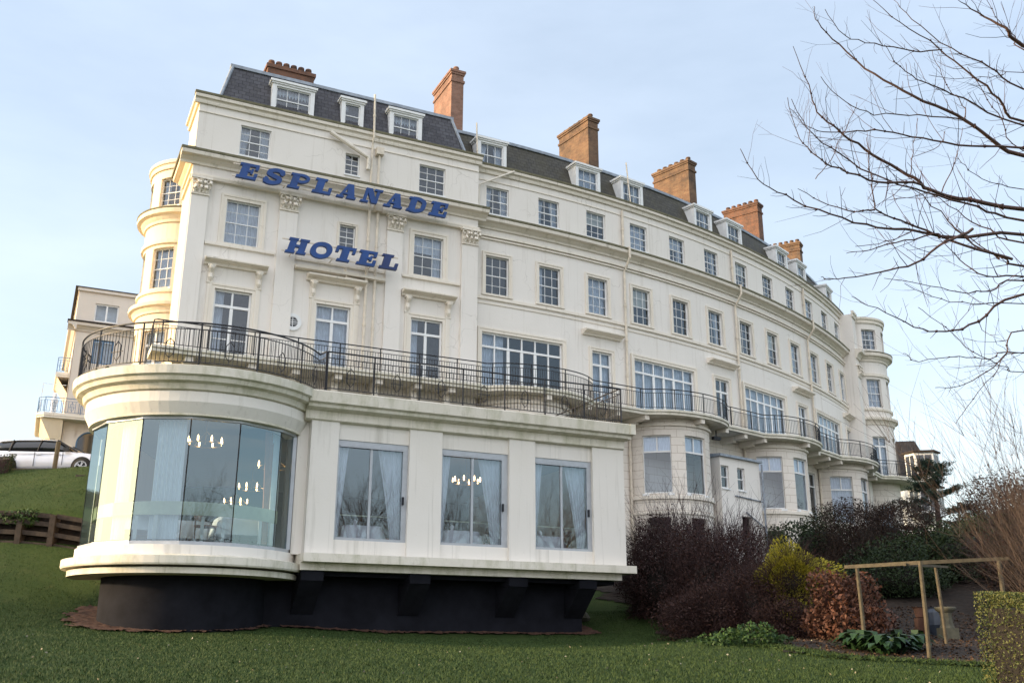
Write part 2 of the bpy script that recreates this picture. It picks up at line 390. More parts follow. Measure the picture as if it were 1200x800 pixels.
def proto(key,w,h,nx,ny,kind='sash',sur=True,b=.17):
    if kind=='sash': fr=frame_sash(w,h,nx,ny)
    elif kind=='top2':       # two small lights above one pane
        fr=MB(); t=.06; q=h*.72
        for a,c in ((-w/2,-w/2+t),(w/2-t,w/2)): fr.box(a,c,.09,.17,0,h)
        for a,c in ((0,t*1.2),(h-t,h),(q-.04,q+.04)): fr.box(-w/2+t,w/2-t,.087,.17,a,c)
        fr.box(-.03,.03,.1,.165,q+.04,h-t); fr.box(-w/2-.05,w/2+.05,-.06,.09,-.09,-.002)
    elif kind=='door':
        fr=MB(); t=.07; q=h*.77
        for a,c in ((-w/2,-w/2+t),(w/2-t,w/2)): fr.box(a,c,.09,.17,0,h)
        for a,c in ((0,.16),(h-t,h),(q-.05,q+.05)): fr.box(-w/2+t,w/2-t,.087,.172,a,c)
        fr.box(-.06,.06,.1,.165,.16,q-.05); fr.box(-.035,.035,.1,.165,q+.05,h-t)
        fr.box(-w/2+t,w/2-t,.11,.16,h*.3,h*.3+.035)
    elif kind=='big':
        fr=MB(); t=.07; q=h*.78
        fr.box(-w/2,-w/2+t,.09,.17,0,h);fr.box(w/2-t,w/2,.09,.17,0,h)
        for a,c in ((0,.14),(h-t,h),(q-.045,q+.045)): fr.box(-w/2+t,w/2-t,.087,.172,a,c)
        for i in range(1,6):
            x=-w/2+w*i/6; k=.07 if i in (2,3,4) else .035
            fr.box(x-k,x+k,.1,.165,.14,q-.045); fr.box(x-.035,x+.035,.1,.165,q+.045,h-t)
    P={'frame':mesh_of(fr,'window_frame','white'),'pane':mesh_of(pane_mb(w-.04,h-.04,z0=.02),'pane','glass'),'w':w,'h':h}
    # curtain choices
    C=[]
    C.append(mesh_of(curtain_mb(-w/2,w/2,0,h),'curtain','net'))
    a=MB()
    for x0,x1,t in ((-w/2,-w/2+.36*w,.35),(w/2-.36*w,w/2,-.35)):
        q=curtain_mb(x0,x1,0,h,tie=t); a.add(q.v,q.f)
    C.append(mesh_of(a,'curtain','net'))
    a=MB(); q=curtain_mb(-w/2,w/2,h*.62,h,amp=.012); a.add(q.v,q.f); q=curtain_mb(w/2-.3*w,w/2,0,h*.62,y=.31); a.add(q.v,q.f)
    C.append(mesh_of(a,'curtain','net'))
    q=curtain_mb(-w/2,-w/2+.3*w,0,h); C.append(mesh_of(q,'curtain','net'))
    a=MB(); q=curtain_mb(-w/2,w/2,h*.73,h,amp=.01,y=.2); a.add(q.v,q.f); C.append(mesh_of(a,'curtain','drape'))
    a=MB(); a.add([(-w/2,.25,h*.55),(w/2,.25,h*.55),(w/2,.25,h),(-w/2,.25,h)],[(0,1,2,3)]); C.append(mesh_of(a,'curtain','blind'))
    P['cur']=C
    P['sur']=mesh_of(surround_mb(w,h,b),'surround','moulding') if sur else None
    WP[key]=P
proto('third',1.12,1.32,3,4,sur=False)
proto('second',1.12,1.78,3,4)
proto('secondF',1.3,1.8,3,4,b=.22)
proto('thirdF',1.2,1.3,3,4,sur=False)
proto('small',.62,.95,2,4,sur=False)
proto('small2',.66,.98,2,4,b=.1)
proto('narrow',1.12,2.75,2,4,'door')
proto('door',1.38,2.75,2,4,'door',b=.2)
proto('big',4.0,2.8,6,2,'big',b=.2)
proto('bay',1.3,2.6,1,1,'top2',sur=False)
proto('bays',1.05,1.5,1,1,'top2',sur=False)
proto('annexw',.55,1.05,1,2,sur=False)
proto('dorm3',1.14,1.14,3,2,sur=False)
proto('dorm2',.66,1.12,1,2,sur=False)
proto('bowt',1.05,1.35,3,4,sur=False)
proto('bow2',1.05,1.85,3,4,sur=False)
proto('bowd',1.05,2.6,2,4,'door',sur=False)
wr=random.Random(3)
def put(key,S,s,z,par=None,name='window',off=0,cur=None,cn=0,absloc=None,rot=None):
    P=WP[key]; par=par or hotel
    loc=Vector(absloc if absloc is not None else S(s,off,z))-ABS[par.name]
    o=child(P['frame'],name,par,loc,srot(S,s) if rot is None else rot)
    child(P['pane'],'pane',o)
    c=wr.choice([0,0,1,1,2,3,3,5,-1]) if cur is None else cur
    if c is not None and c>=0: child(P['cur'][c],'curtain',o)
    if P['sur']: child(P['sur'],'surround',o)
    return o

# ---- front pavilion walls
UL,UR=3.75,15.72
holesF=[]; winF=[]
def fw(key,u,z,**k):
    P=WP[key]; holesF.append((u-P['w']/2,u+P['w']/2,z,z+P['h'])); winF.append((key,u,z,k))
fw('door',5.68,11.58,cur=3,name='window'); fw('door',9.55,11.58,cur=0); fw('door',13.48,11.58,cur=3)
fw('secondF',5.78,16.2,cur=0); fw('small2',9.95,16.85,cur=-1); fw('secondF',13.47,16.2,cur=2)
fw('thirdF',6.0,20.0,cur=1); fw('small',10.0,20.12,cur=-1); fw('thirdF',13.55,20.0,cur=-1)
m=MB(); m.wall(FR,UL,UR,8.0,22.0,holesF,step=20)
m.wall(AR,-.35,31.2,11.3,22.0,[],step=1) if False else None
hp(m,'front_wall','wall')
for key,u,z,k in winF: put(key,FR,u,z,**k)
for z in (11.58,):
    pass
# flank walls (left) and the small return on the right
m=MB(); m.wall(FL,-2.5,0,8.0,22.0,[],step=20); hp(m,'flank_wall','flank')
m=MB(); m.add([(3.75,38.5,8),(4.9,38.5,8),(4.9,38.5,22.2),(3.75,38.5,22.2)],[(0,1,2,3)]); m.add([(4.9,38.5,8),(4.9,50,8),(4.9,50,22.2),(4.9,38.5,22.2)],[(0,1,2,3)]); hp(m,'flank_wall','flank')
m=MB(); m.add([(UR,36,8),(UR,37,8),(UR,37,22.2),(UR,36,22.2)],[(0,1,2,3)]); hp(m,'return_wall','wall')
# crescent walls
hA=[];wA=[]
def aw(key,s,z,**k):
    P=WP[key]; hA.append((s-P['w']/2,s+P['w']/2,z,z+P['h'])); wA.append((key,s,z,k))
for k in range(12):
    s=.89+2.66*k
    aw('third',s,19.9); aw('second',s,16.1)
for k in range(4):
    aw('big',2.16+8.08*k,11.55,cur=0 if k else 3)
    aw('narrow',6.35+8.08*k,11.58,cur=[0,3,0,0][k])
m=MB(); m.wall(AR,-.3,31.3,11.3,22.05,hA); hp(m,'crescent_wall','wall')
for key,s,z,k in wA: put(key,AR,s,z,**k)
hG=[]
G=[('bay',6.35,8.1),('bay',22.85,8.05)]
for key,s,z in G: hG.append((s-.55,s+.55,z,z+2.6))
m=MB(); m.wall(AR,-.3,37.5,3.0,11.3,[(22.85-.65,22.85+.65,8.05,10.65)]); hp(m,'ground_floor_wall','rustic')
put('bay',AR,22.85,8.05,cur=-1)

# ---- mouldings
def cornice_prof(z0,z1,p,base=0):
    h=z1-z0
    return [(base-.02,z0),(base+.08,z0),(base+.1,z0+.22*h),(base+p*.45,z0+.42*h),(base+p*.55,z0+.55*h),(base+p*.95,z0+.62*h),(base+p,z0+.9*h),(base+p*.97,z1),(base-.02,z1+.03)]
m=MB()
m.sweep(FR,UL-.5,UR+.35,cornice_prof(19.2,19.6,.46)); m.sweep(AR,-.25,31.3,cornice_prof(19.12,19.52,.45))
hp(m,'cornice','cornice',recalc=True)
def flash(S,s0,s1,z,o,d=.5): 
    return [(o-d,z),(o+.02,z),(o+.03,z+.09),(o-.12,z+.13),(o-d,z+.16)]
m=MB(); m.sweep(FR,UL-.52,UR+.37,flash(0,0,0,19.605,.46)); m.sweep(AR,-.27,31.3,flash(0,0,0,19.525,.45)); m.sweep(FR,UL-.22,UR+.14,flash(0,0,0,22.2,.2,.3)); m.sweep(AR,-.27,31.4,flash(0,0,0,22.13,.22,.3)); m.sweep(FL,-2.5,.4,flash(0,0,0,19.606,.5,.5))
hp(m,'cornice_flashing','moss',recalc=True)
m=MB(); m.sweep(FL,-2.5,-.001,cornice_prof(19.2,19.6,.46)); hp(m,'flank_cornice','flank',recalc=True); m=MB(); m.sweep(FL,-2.5,-.001,cornice_prof(21.85,22.2,.2)); hp(m,'flank_coping','flank',recalc=True); m=MB()
m.sweep(FL,-2.2,-.001,[(-.02,18.58),(.09,18.6),(.09,18.78),(-.02,18.8)])
hp(m,'flank_cornice','flank',recalc=True)
m=MB()
m.sweep(FR,UL-.2,UR+.12,cornice_prof(21.85,22.19,.2)); m.sweep(AR,-.25,31.4,cornice_prof(21.8,22.12,.22))
hp(m,'parapet_coping','cornice',recalc=True)
m=MB()
for z,p,hh in ((18.62,.17,.16),):
    m.sweep(FR,UL-.02,UR,[(-.02,z),(p,z),(p+.04,z+.1),(p+.04,z+hh),(-.02,z+hh+.03)])
m.sweep(FR,4.45,7.08,[(-.02,16.0),(.1,16.02),(.1,16.12),(-.02,16.15)]);m.sweep(FR,7.9,11.57,[(-.02,15.98),(.06,16.0),(.06,16.1),(-.02,16.13)]);m.sweep(FR,12.32,14.9,[(-.02,16.0),(.1,16.02),(.1,16.12),(-.02,16.15)])
for z,p,hh in ((18.62,.09,.06),(18.74,.13,.1),(15.82,.09,.13),(15.62,.04,.05),(21.45,.035,.05)): m.sweep(AR,-.25,31.2,[(-.02,z),(p,z),(p,z+hh),(-.02,z+hh+.02)])
m.sweep(FR,UL,UR,[(-.02,21.5),(.04,21.5),(.04,21.55),(-.02,21.57)])
hp(m,'string_course','moulding',recalc=True)
# pilasters with carved capitals
def capital(u0,u1,z0,z1,S,off):
    m=MB(); w=u1-u0; cu=(u0+u1)/2
    m.sbox(S,u0-.02,u1+.02,off-.05,off+.06,z0-.07,z0-.01)
    m.sbox(S,u0,u1,off-.1,off+.05,z0,z1-.09)
    m.sbox(S,u0-.07,u1+.07,off-.1,off+.2,z1-.09,z1)
    rr=random.Random(5)
    for row,(zz,hh) in enumerate(((z0,.26),(z0+.2,.26))):
        for i in range(4):
            c=u0+w*(i+.5+(.0 if row==0 else 0))/4
            c+=rr.uniform(-.03,.03)+(w/8 if row else 0); j=rr.uniform(-.05,.05)
            pts=[S(c,off+.04,zz),S(c+j,off+.08,zz+hh*.55),S(c+j*1.5,off+.19,zz+hh*.95),S(c+j*1.6,off+.23,zz+hh-.1),S(c+j,off+.16,zz+hh-.13)]
            m.tube(pts,[.05,.07,.05,.035,.02],6); m.tube([S(c-.05,off+.09,zz+hh*.3),S(c-.075,off+.15,zz+hh*.6),S(c-.06,off+.19,zz+hh*.5)],[.03,.03,.015],5); m.tube([S(c+.05,off+.09,zz+hh*.3),S(c+.075,off+.15,zz+hh*.6),S(c+.06,off+.19,zz+hh*.5)],[.03,.03,.015],5)
    for sg in (-1,1):
        for k in range(9):
            a=k*.75; r=.13*(1-k/11)
            if k: m.tube([S(cu+sg*(w/2-.06)+pr*math.cos(pa),off+.15,z1-.2+pr*math.sin(pa)) for pr,pa in ((prev[0],prev[1]),(r,a))],.03,5)
            prev=(r,a)
    m.tube([S(cu,off+.1,z1-.3),S(cu,off+.2,z1-.12)],[.05,.08],6)
    return m
for (u0,u1) in ((3.78,4.42),(7.15,7.87),(11.6,12.28),(14.94,15.68)):
    m=MB(); m.sbox(FR,u0,u1,-.02,.13,11.5,17.92,20); m.sbox(FR,u0-.05,u1+.05,-.02,.19,11.5,11.8,20)
    o=hp(m,'pilaster','wall')
    hp(capital(u0,u1,17.99,18.62,FR,.13),'capital','moulding',o,recalc=True)
# hoods above doors and narrow windows
def hood(S,c,w,z,br=True,off=0):
    m=MB(); m.sweep(S,c-w/2,c+w/2,[(off-.02,z),(off+.12,z),(off+.16,z+.08),(off+.36,z+.13),(off+.42,z+.16),(off+.42,z+.22),(off-.02,z+.27)])
    o=hp(m,'window_hood','moulding',recalc=True)
    if br:
        for sg in (-1,1):
            b=MB(); x=c+sg*(w/2-.28)
            b.tube([S(x,.05,z-.62),S(x,.1,z-.5),S(x,.09,z-.3),S(x,.22,z-.12),S(x,.26,z-.02)],[.05,.09,.08,.12,.1],8)
            b.sbox(S,x-.12,x+.12,-.02,.07,z-.7,z); b.sbox(S,x-.14,x+.14,-.02,.24,z-.1,z-.004)
            b.sbox(S,x-.09,x+.09,-.02,.045,11.6,z-.7,20)
            hp(b,'bracket','moulding',o,recalc=True)
hood(FR,5.68,2.35,15.2); hood(FR,9.58,2.35,15.2); hood(FR,13.5,2.35,15.2)
for k in range(4): hood(AR,6.35+8.08*k,2.2,15.0,False)
# round window
o=MB(); o.lathe((0,0,0),[(.2,.0),(.2,.06),(.34,.06),(.34,.0)],24)
def rotx(mb,u,z,off):
    mb.v=[(x+u,36-off-zz,z+y) for x,y,zz in mb.v]; return mb
rw=hp(rotx(o,7.98,13.42,.0),'round_window','white')
g=MB(); g.lathe((0,0,0),[(.001,.02),(.2,.02)],24); hp(rotx(g,7.98,13.42,.0),'pane','carglass',rw)
g=MB(); g.box(-.2,.2,-.012,.012,.02,.04); g.box(-.012,.012,-.2,.2,.02,.042); g.box(-.2,.2,.07,.085,.02,.038); g.box(-.2,.2,-.085,-.07,.02,.038); hp(rotx(g,7.98,13.42,.0),'glazing_bar','white',rw)
# drain pipes
def pipe(pts,r=.06,name='drain_pipe',hop=None,mat='pipe'):
    m=MB(); m.tube(pts,r,8)
    for a,b in zip(pts,pts[1:]):
        a=Vector(a);b=Vector(b); n=int((b-a).length/1.9)
        for k in range(1,n+1):
            q=a.lerp(b,k/(n+1)); d=(b-a).normalized()
            m.tube([q-d*.05,q+d*.05],r*1.35,8)
    if hop: m.box(hop[0]-.16,hop[0]+.16,hop[1]-.14,hop[1]+.14,hop[2]-.16,hop[2]+.16)
    return hp(m,name,mat,recalc=True)
pipe([(10.78,35.82,19.05),(10.78,35.82,8.3)]); pipe([(11.14,35.82,18.8),(11.14,35.82,8.3)],.055,hop=(11.14,35.8,18.75))
pipe([(10.78,35.85,24.0),(10.78,35.7,21.9),(10.78,35.82,21.6),(10.78,35.85,19.72)],.045)
pipe([(11.1,35.84,21.4),(11.1,35.84,19.72)],.05,hop=(11.1,35.84,21.35))
pipe([(8.95,35.8,21.75),(10.1,35.8,21.2),(10.62,35.8,20.95),(10.62,35.8,20.4)],.09,mat='cornice')
pipe([(9.9,35.8,15.9),(9.95,35.8,15.5),(10.78,35.76,15.45)],.05)
for s in (7.76,15.85,23.85):
    a=srot(AR,s)
    pipe([AR(s,.1,21.7),AR(s,.1,19.7),AR(s,.55,19.6),AR(s,.55,19.1),AR(s,.12,18.5),AR(s,.1,11.7)],.06,hop=None)
    pipe([AR(s,.1,11.2),AR(s,.1,5.2)],.06)
for s,z0,z1 in ((-.15,24.3,21.4),(8.3,24.5,22.2)): pipe([AR(s,-.1,z0),AR(s,.12,z1)],.035)
pipe([AR(1.6,.24,22.1),AR(.9,.2,21.7),AR(-.1,.2,21.1),AR(-.15,.2,19.7)],.045,mat='cornice')
# interiors
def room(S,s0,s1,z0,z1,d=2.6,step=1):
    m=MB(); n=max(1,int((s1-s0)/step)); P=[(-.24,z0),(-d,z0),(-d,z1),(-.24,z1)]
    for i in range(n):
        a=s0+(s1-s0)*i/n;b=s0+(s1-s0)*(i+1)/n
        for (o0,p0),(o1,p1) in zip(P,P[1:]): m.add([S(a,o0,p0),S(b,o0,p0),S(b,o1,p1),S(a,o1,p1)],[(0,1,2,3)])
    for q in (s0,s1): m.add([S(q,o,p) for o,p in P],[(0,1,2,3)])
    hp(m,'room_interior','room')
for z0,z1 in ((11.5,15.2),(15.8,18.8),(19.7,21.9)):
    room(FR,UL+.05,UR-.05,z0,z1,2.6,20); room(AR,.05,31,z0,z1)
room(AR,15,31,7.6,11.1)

# ---- mansard roofs
mz0,mz1=22.2,24.35
m=MB()
def mans(S,s0,s1,o0,z0,o1,z1,h0=0,h1=0,step=1):
    n=max(1,int(math.ceil((s1-s0)/step)))
    ln=math.hypot(o1-o0,z1-z0)
    for i in range(n):
        a=s0+(s1-s0)*i/n;b=s0+(s1-s0)*(i+1)/n
        a1=a+(h0 if i==0 else 0); b1=b-(h1 if i==n-1 else 0)
        m.add([S(a,o0,z0),S(b,o0,z0),S(b1,o1,z1),S(a1,o1,z1)],[(0,1,2,3)],[[(a,0),(b,0),(b1,ln),(a1,ln)]])
mans(FR,4.45,15.3,-.3,22.2,-1.0,24.4,.55,.55,20)
# left hip face
m.add([(4.45,36.3,22.2),(5.0,37.0,24.4),(5.0,38.5,24.4),(4.45,38.5,22.2)],[(0,1,2,3)],[[(0,0),(.5,2.2),(2.2,2.2),(2.2,0)]]); m.add([(4.45,38.5,22.2),(5.0,38.5,24.4),(5.3,44,24.4),(5.3,44,22.2)],[(0,1,2,3)],[[(0,0),(.5,2.2),(8,2.2),(8,0)]])
m.add([(15.3,36.3,22.2),(14.75,37.0,24.4),(14.75,41,24.4),(15.3,41,22.2)],[(0,1,2,3)],[[(0,0),(.5,2.2),(4,2.2),(4,0)]])
rf=hp(m,'mansard_roof','slate')
m=MB(); mans(AR,-1.0,31.4,-.45,22.1,-1.2,24.25); rf2=hp(m,'mansard_roof','slate2')
m=MB()
m.tube([(4.45,36.28,22.2),(5.0,36.98,24.42)],.07,6); m.tube([(15.3,36.28,22.2),(14.75,36.98,24.42)],.07,6)
m.sbox(FR,4.9,14.85,-1.2,-.93,24.36,24.5,20); m.box(4.93,5.12,37,38.5,24.36,24.5); m.sweep(AR,-1,31.4,[(-1.4,24.22),(-1.12,24.22),(-1.12,24.36),(-1.4,24.36)])
m.add([(5,37,24.45),(14.8,37,24.45),(14.8,44,24.45),(5.3,44,24.45)],[(0,1,2,3)])
m.sweep(AR,-1.2,31.4,[(-1.3,24.3),(-8,24.6),(-8,24.2),(-1.3,24.2)])
for k in range(3): m.add([FR(UL,0,22.2),FR(UR,0,22.2),FR(UR,-.5,22.18),FR(UL,-.5,22.18)],[(0,1,2,3)]) if k==0 else None
hp(m,'roof_leadwork','lead',recalc=True)
def dormer(S,s,key,w,h,z=22.35,off=-.42,dep=1.0):
    P=WP[key]; a=srot(S,s); loc=Vector(S(s,off,z))-HA
    m=MB(); t=(w-P['w'])/2
    H=P['h']; zb=.12
    m.box(-w/2,-P['w']/2,0,.22,0,h); m.box(P['w']/2,w/2,0,.22,0,h); m.box(-P['w']/2,P['w']/2,0,.22,0,zb); m.box(-P['w']/2,P['w']/2,0,.22,zb+H,h)
    m.box(-w/2-.09,w/2+.09,-.1,dep,h,h+.1); m.box(-w/2-.04,w/2+.04,-.05,dep,h-.07,h-.002)
    m.cur=0; m.box(-w/2+.01,-w/2+.06,.22,dep,0,h-.08); m.box(w/2-.06,w/2-.01,.22,dep,0,h-.08)
    m.box(-w/2+.06,w/2-.06,dep-.06,dep-.01,0,h-.08)
    me=mesh_of(m,'dormer',['white','lead'])
    o=bpy.data.objects.new('dormer',me); COL.objects.link(o); o.parent=hotel; o.location=loc; o.rotation_euler=(0,0,a)
    f=child(P['frame'],'window_frame',o,(0,-.02,zb)); child(P['pane'],'pane',o,(0,-.02,zb)); 
    c=wr.choice([0,1,3]); child(P['cur'][c],'curtain',o,(0,-.02,zb))
proto('dormw',1.42,1.14,3,2,sur=False)
dormer(FR,7.45,'dormw',1.78,1.42,22.4,-.4); dormer(FR,10.0,'dorm2',.98,1.38,22.4,-.4); dormer(FR,12.4,'dorm3',1.5,1.42,22.4,-.4)
for k in range(4):
    for j,s in enumerate((.75,6.05)):
        dormer(AR,s+8.08*k,'dorm3',1.46,1.42,22.28,-.32)
# ---- chimneys (stack > pots)
def chimney(c,rot,w,d,z0,z1,mat,npot,cap='row'):
    m=MB(); rr=(c[0],c[1],rot)
    m.box(c[0]-w/2,c[0]+w/2,c[1],c[1]+d,z0,z1,rr)
    for e,a,b in ((.05,z1-.62,z1-.5),(.09,z1-.1,z1+.02),(.05,z1-.2,z1-.1)):
        m.box(c[0]-w/2-e,c[0]+w/2+e,c[1]-e,c[1]+d+e,a,b,rr)
    o=hp(m,'chimney',mat,recalc=True)
    cc,ss=math.cos(rot),math.sin(rot)
    for k in range(npot):
        y=d*(k+.5)/npot
        p=MB(); p.lathe((c[0]-y*ss,c[1]+y*cc,z1+.02),[(.13,0),(.12,.2),(.15,.24),(.13,.3),(.1,.3),(.1,.05)],10); hp(p,'chimney_pot',mat,o,recalc=True)
m=MB(); m.box(6.85,8.95,39.5,40.25,23,26.5); m.box(6.8,9.0,39.45,40.3,25.9,26.02); m.box(6.78,9.02,39.43,40.32,26.38,26.55)
o=hp(m,'chimney','brick3')
for k in range(6):
    p=MB(); p.lathe((7.05+k*.34,39.85,26.54),[(.14,0),(.13,.25),(.155,.3),(.14,.38),(.1,.38),(.1,.1)],10); hp(p,'chimney_pot','brick3',o,recalc=True)
chimney((15.62,38.45),0,.62,2.3,22.5,28.0,'brick1',5)
for k,mt in ((1,'brick2'),(2,'brick2'),(3,'brick3'),(4,'brick2')):
    s=8.0*k; a=s/54; p=AR(s,-2.25,0)
    chimney((p[0],p[1]),a,.66,2.5 if k<3 else 2.3,22.5,27.9,mt,6)
# ---- bows (round towers)
def tower(c,ax,R_,aoff,a0,a1,mat,cm):
    S=bow(c,ax,R_); q0,q1=a0*R_,a1*R_
    hs=[];ws=[]
    for d in (-47,0,47):
        s=R(d)*R_
        for key,z in (('bowt',19.95),('bow2',16.1),('bowd',11.6)):
            P=WP[key]; hs.append((s-P['w']/2,s+P['w']/2,z,z+P['h'])); ws.append((key,s,z))
        if cm=='moulding': hs.append((s-.525,s+.525,8.3,10.0)); ws.append(('bays',s,8.4))
    hs=[(a,b,z,z2) if z!=8.3 else (a,b,8.4,9.9) for a,b,z,z2 in hs]
    m=MB(); m.wall(S,q0,q1,11.3,22.0,[h for h in hs if h[2]>11],step=.25); o=hp(m,'round_tower',mat)
    m=MB(); m.wall(S,q0,q1,3,11.3,[h for h in hs if h[2]<11],step=.25); hp(m,'ground_floor_wall','rustic' if cm=='moulding' else mat)
    for key,s,z in ws:
        P=WP[key]; loc=Vector(S(s,-.1,z))-HA; put(key,S,s,z,off=-.1,cur=1 if key=='bowt' else 0)
    for pr in (cornice_prof(19.1,19.62,.42),cornice_prof(21.7,22.1,.16),cornice_prof(14.95,15.4,.34),[(-.02,18.1),(.1,18.12),(.1,18.3),(-.02,18.32)],[(-.02,15.85),(.09,15.87),(.09,16.0),(-.02,16.02)]):
        m=MB(); m.sweep(S,q0,q1,pr,.3); hp(m,'tower_cornice','flank' if cm=='flank' else 'cornice',recalc=True)
    m=MB(); m.sweep(S,q0,q1,[(-.1,19.63),(.43,19.63),(.44,19.69),(.3,19.72),(-.1,19.76)],.3); hp(m,'cornice_flashing','moss',recalc=True)
    m=MB(); n=24; P=[S(q0+(q1-q0)*k/n,0,22.1) for k in range(n+1)]; P2=[S(q0+(q1-q0)*k/n,-R_*.6,22.5) for k in range(n+1)]
    m.add(P+P2+[(c[0],c[1],22.6)],[(i,i+1,n+2+i,n+1+i) for i in range(n)]+[(n+1+i,n+2+i,2*n+2) for i in range(n)]); hp(m,'tower_roof','lead')
    m=MB(); 
    for z0,z1 in ((11.5,14.9),(15.8,18.8),(19.7,21.9)):
        for zz in (z0,z1): m.add([S(q0+(q1-q0)*k/n,-.26,zz) for k in range(n+1)],[tuple(range(n+1))])
        for k in range(n): m.add([S(q0+(q1-q0)*k/n,-1.5,z0),S(q0+(q1-q0)*(k+1)/n,-1.5,z0),S(q0+(q1-q0)*(k+1)/n,-1.5,z1),S(q0+(q1-q0)*k/n,-1.5,z1)],[(0,1,2,3)])
    hp(m,'room_interior','room')
    return S
SL=tower((4.9,43.5),PI,2.05,0,-1.5,1.5,'flank','flank')
se=34.1; ae=se/54; ce=AR(se,.05,0)
SE=tower((ce[0],ce[1]),-PI/2+ae,2.05,0,-1.57,1.57,'wall','moulding')
# end pavilion strip
m=MB(); m.sbox(AR,31.0,31.9,-.2,.8,3,22.0,2); m.sbox(AR,31.9,38,-.4,.02,3,22.0,1); hp(m,'end_wall','wall',recalc=True)
for a,b,pr in ((30.95,31.95,cornice_prof(19.05,19.6,.42,.8)),(30.95,31.95,cornice_prof(21.8,22.2,.15,.8)),(35.9,38,cornice_prof(19.05,19.6,.42)),(35.9,38,cornice_prof(21.8,22.2,.15))):
    m=MB(); m.sweep(AR,a,b,pr); hp(m,'cornice','cornice',recalc=True)
hp(capital(31.05,31.85,17.9,18.6,AR,.8),'capital','moulding',recalc=True)
m=MB(); m.sweep(AR,31,38,[(-.3,22.1),(-.6,22.9),(-1.5,23.2),(-8,23.3),(-8,22.0)]); hp(m,'end_roof','lead',recalc=True)
# building back so that the mass is closed
m=MB(); m.wall(lambda s,o,z:(s,50+o,z),4.9,16,8,22.2,step=20); m.add([(5.3,44,22.2),(5.3,44,24.45),(16,44,24.45),(16,44,22.2)],[(0,1,2,3)]); m.sweep(AR,-1,38,[(-9,3),(-8.8,3),(-8.8,24.2),(-9,24.2)],2); hp(m,'rear_wall','wall')
m=MB(); m.add([(3.75,36,22.1),(16,36,22.1),(16,50,22.1),(4.9,50,22.1),(4.9,38.5,22.1),(3.75,38.5,22.1)],[(0,1,2,3,4,5)]); hp(m,'roof_deck','lead')

# ---- ground-floor bays
BC=(2.1,10.1,18.1,26.1); BR=2.25
for k,sc in enumerate(BC):
    a=sc/54; c=AR(sc,-.35,0); S=bow((c[0],c[1]),-PI/2+a,BR); q=1.42*BR
    hs=[];ws=[]
    for d in (-50,0,50):
        s=R(d)*BR; hs.append((s-.65,s+.65,7.95,10.55)); ws.append((s,7.95))
        hs.append((s-.5,s+.5,5.9,6.9)); 
    m=MB(); m.wall(S,-q,q,3,11.32,hs,step=.3); b=hp(m,'bay','rustic')
    for s,z in ws:
        P=WP['bay']; o=child(P['frame'],'window',hotel,Vector(S(s,-.1,z))-HA,srot(S,s)); child(P['pane'],'pane',o)
        cc=[None,4,4,0][k] if s<.5 else [None,4,0,0][k]
        if cc is not None: child(P['cur'][cc],'curtain',o)
    for z,p,h in ((10.95,.1,.1),(7.7,.1,.14),(7.05,.06,.1)): m=MB(); m.sweep(S,-q,q,[(-.02,z),(p,z),(p,z+h),(-.02,z+h+.02)],.3); hp(m,'bay_moulding','moulding',b,recalc=True)
    m=MB(); n=12
    for z0,z1 in ((5.6,7.2),(7.6,10.9)):
        for zz in (z0,z1): m.add([S(-q+2*q*i/n,-.26,zz) for i in range(n+1)],[tuple(range(n+1))])
    m.add([AR(sc-2.2,-2,5),AR(sc+2.2,-2,5),AR(sc+2.2,-2,11),AR(sc-2.2,-2,11)],[(0,1,2,3)])
    hp(m,'room_interior','room',b)
    if k==1:
        g=MB(); p=AR(sc-1.2,-.6,10.15); g.box(p[0]-.13,p[0]+.13,p[1]-.13,p[1]+.13,10.1,10.2); hp(g,'ceiling_lamp','lampg',b)
    if k==2:
        g=MB(); p=S(R(-50)*BR,-.6,8.2); g.lathe((p[0],p[1],8.15),[(.12,0),(.17,.02),(.12,.3),(.02,.31)],10); hp(g,'lamp_shade','blind',b)
# annex between bays 2 and 3
m=MB(); m.wall(lambda s,o,z:AR(s,o+1.5,z),12.0,14.9,3,9.95,[(12.05,12.6,8.5,9.55),(13.2,13.75,8.5,9.55),(13.35,14.1,5.2,7.3)])
for q in (12.0,14.9): m.add([AR(q,0,3),AR(q,1.5,3),AR(q,1.5,9.95),AR(q,0,9.95)],[(0,1,2,3)])
an=hp(m,'annex','wall')
m=MB(); m.sweep(AR,11.9,15.0,[(0,9.95),(1.65,9.95),(1.65,10.06),(0,10.2)]); hp(m,'annex_roof','lead',an,recalc=True)
S=lambda s,o,z:AR(s,o+1.5,z)
for s in (12.325,13.475):
    P=WP['annexw']; o=child(P['frame'],'window',hotel,Vector(S(s,0,8.5))-HA,srot(S,s)); child(P['pane'],'pane',o)
m=MB(); m.sweep(S,12.05,14.85,[(-.9,5),(-.9,9.9),(-.95,9.9),(-.95,5)]); hp(m,'room_interior','room',an)
pipe([AR(14.98,1.6,9.9),AR(14.98,1.6,4)],.05,mat='lead')
pipe([AR(12.9,1.56,8.2),AR(15,1.56,8.1)],.03,mat='lead'); pipe([AR(13.6,1.56,7.5),AR(14.9,1.56,6.9)],.03,mat='lead')

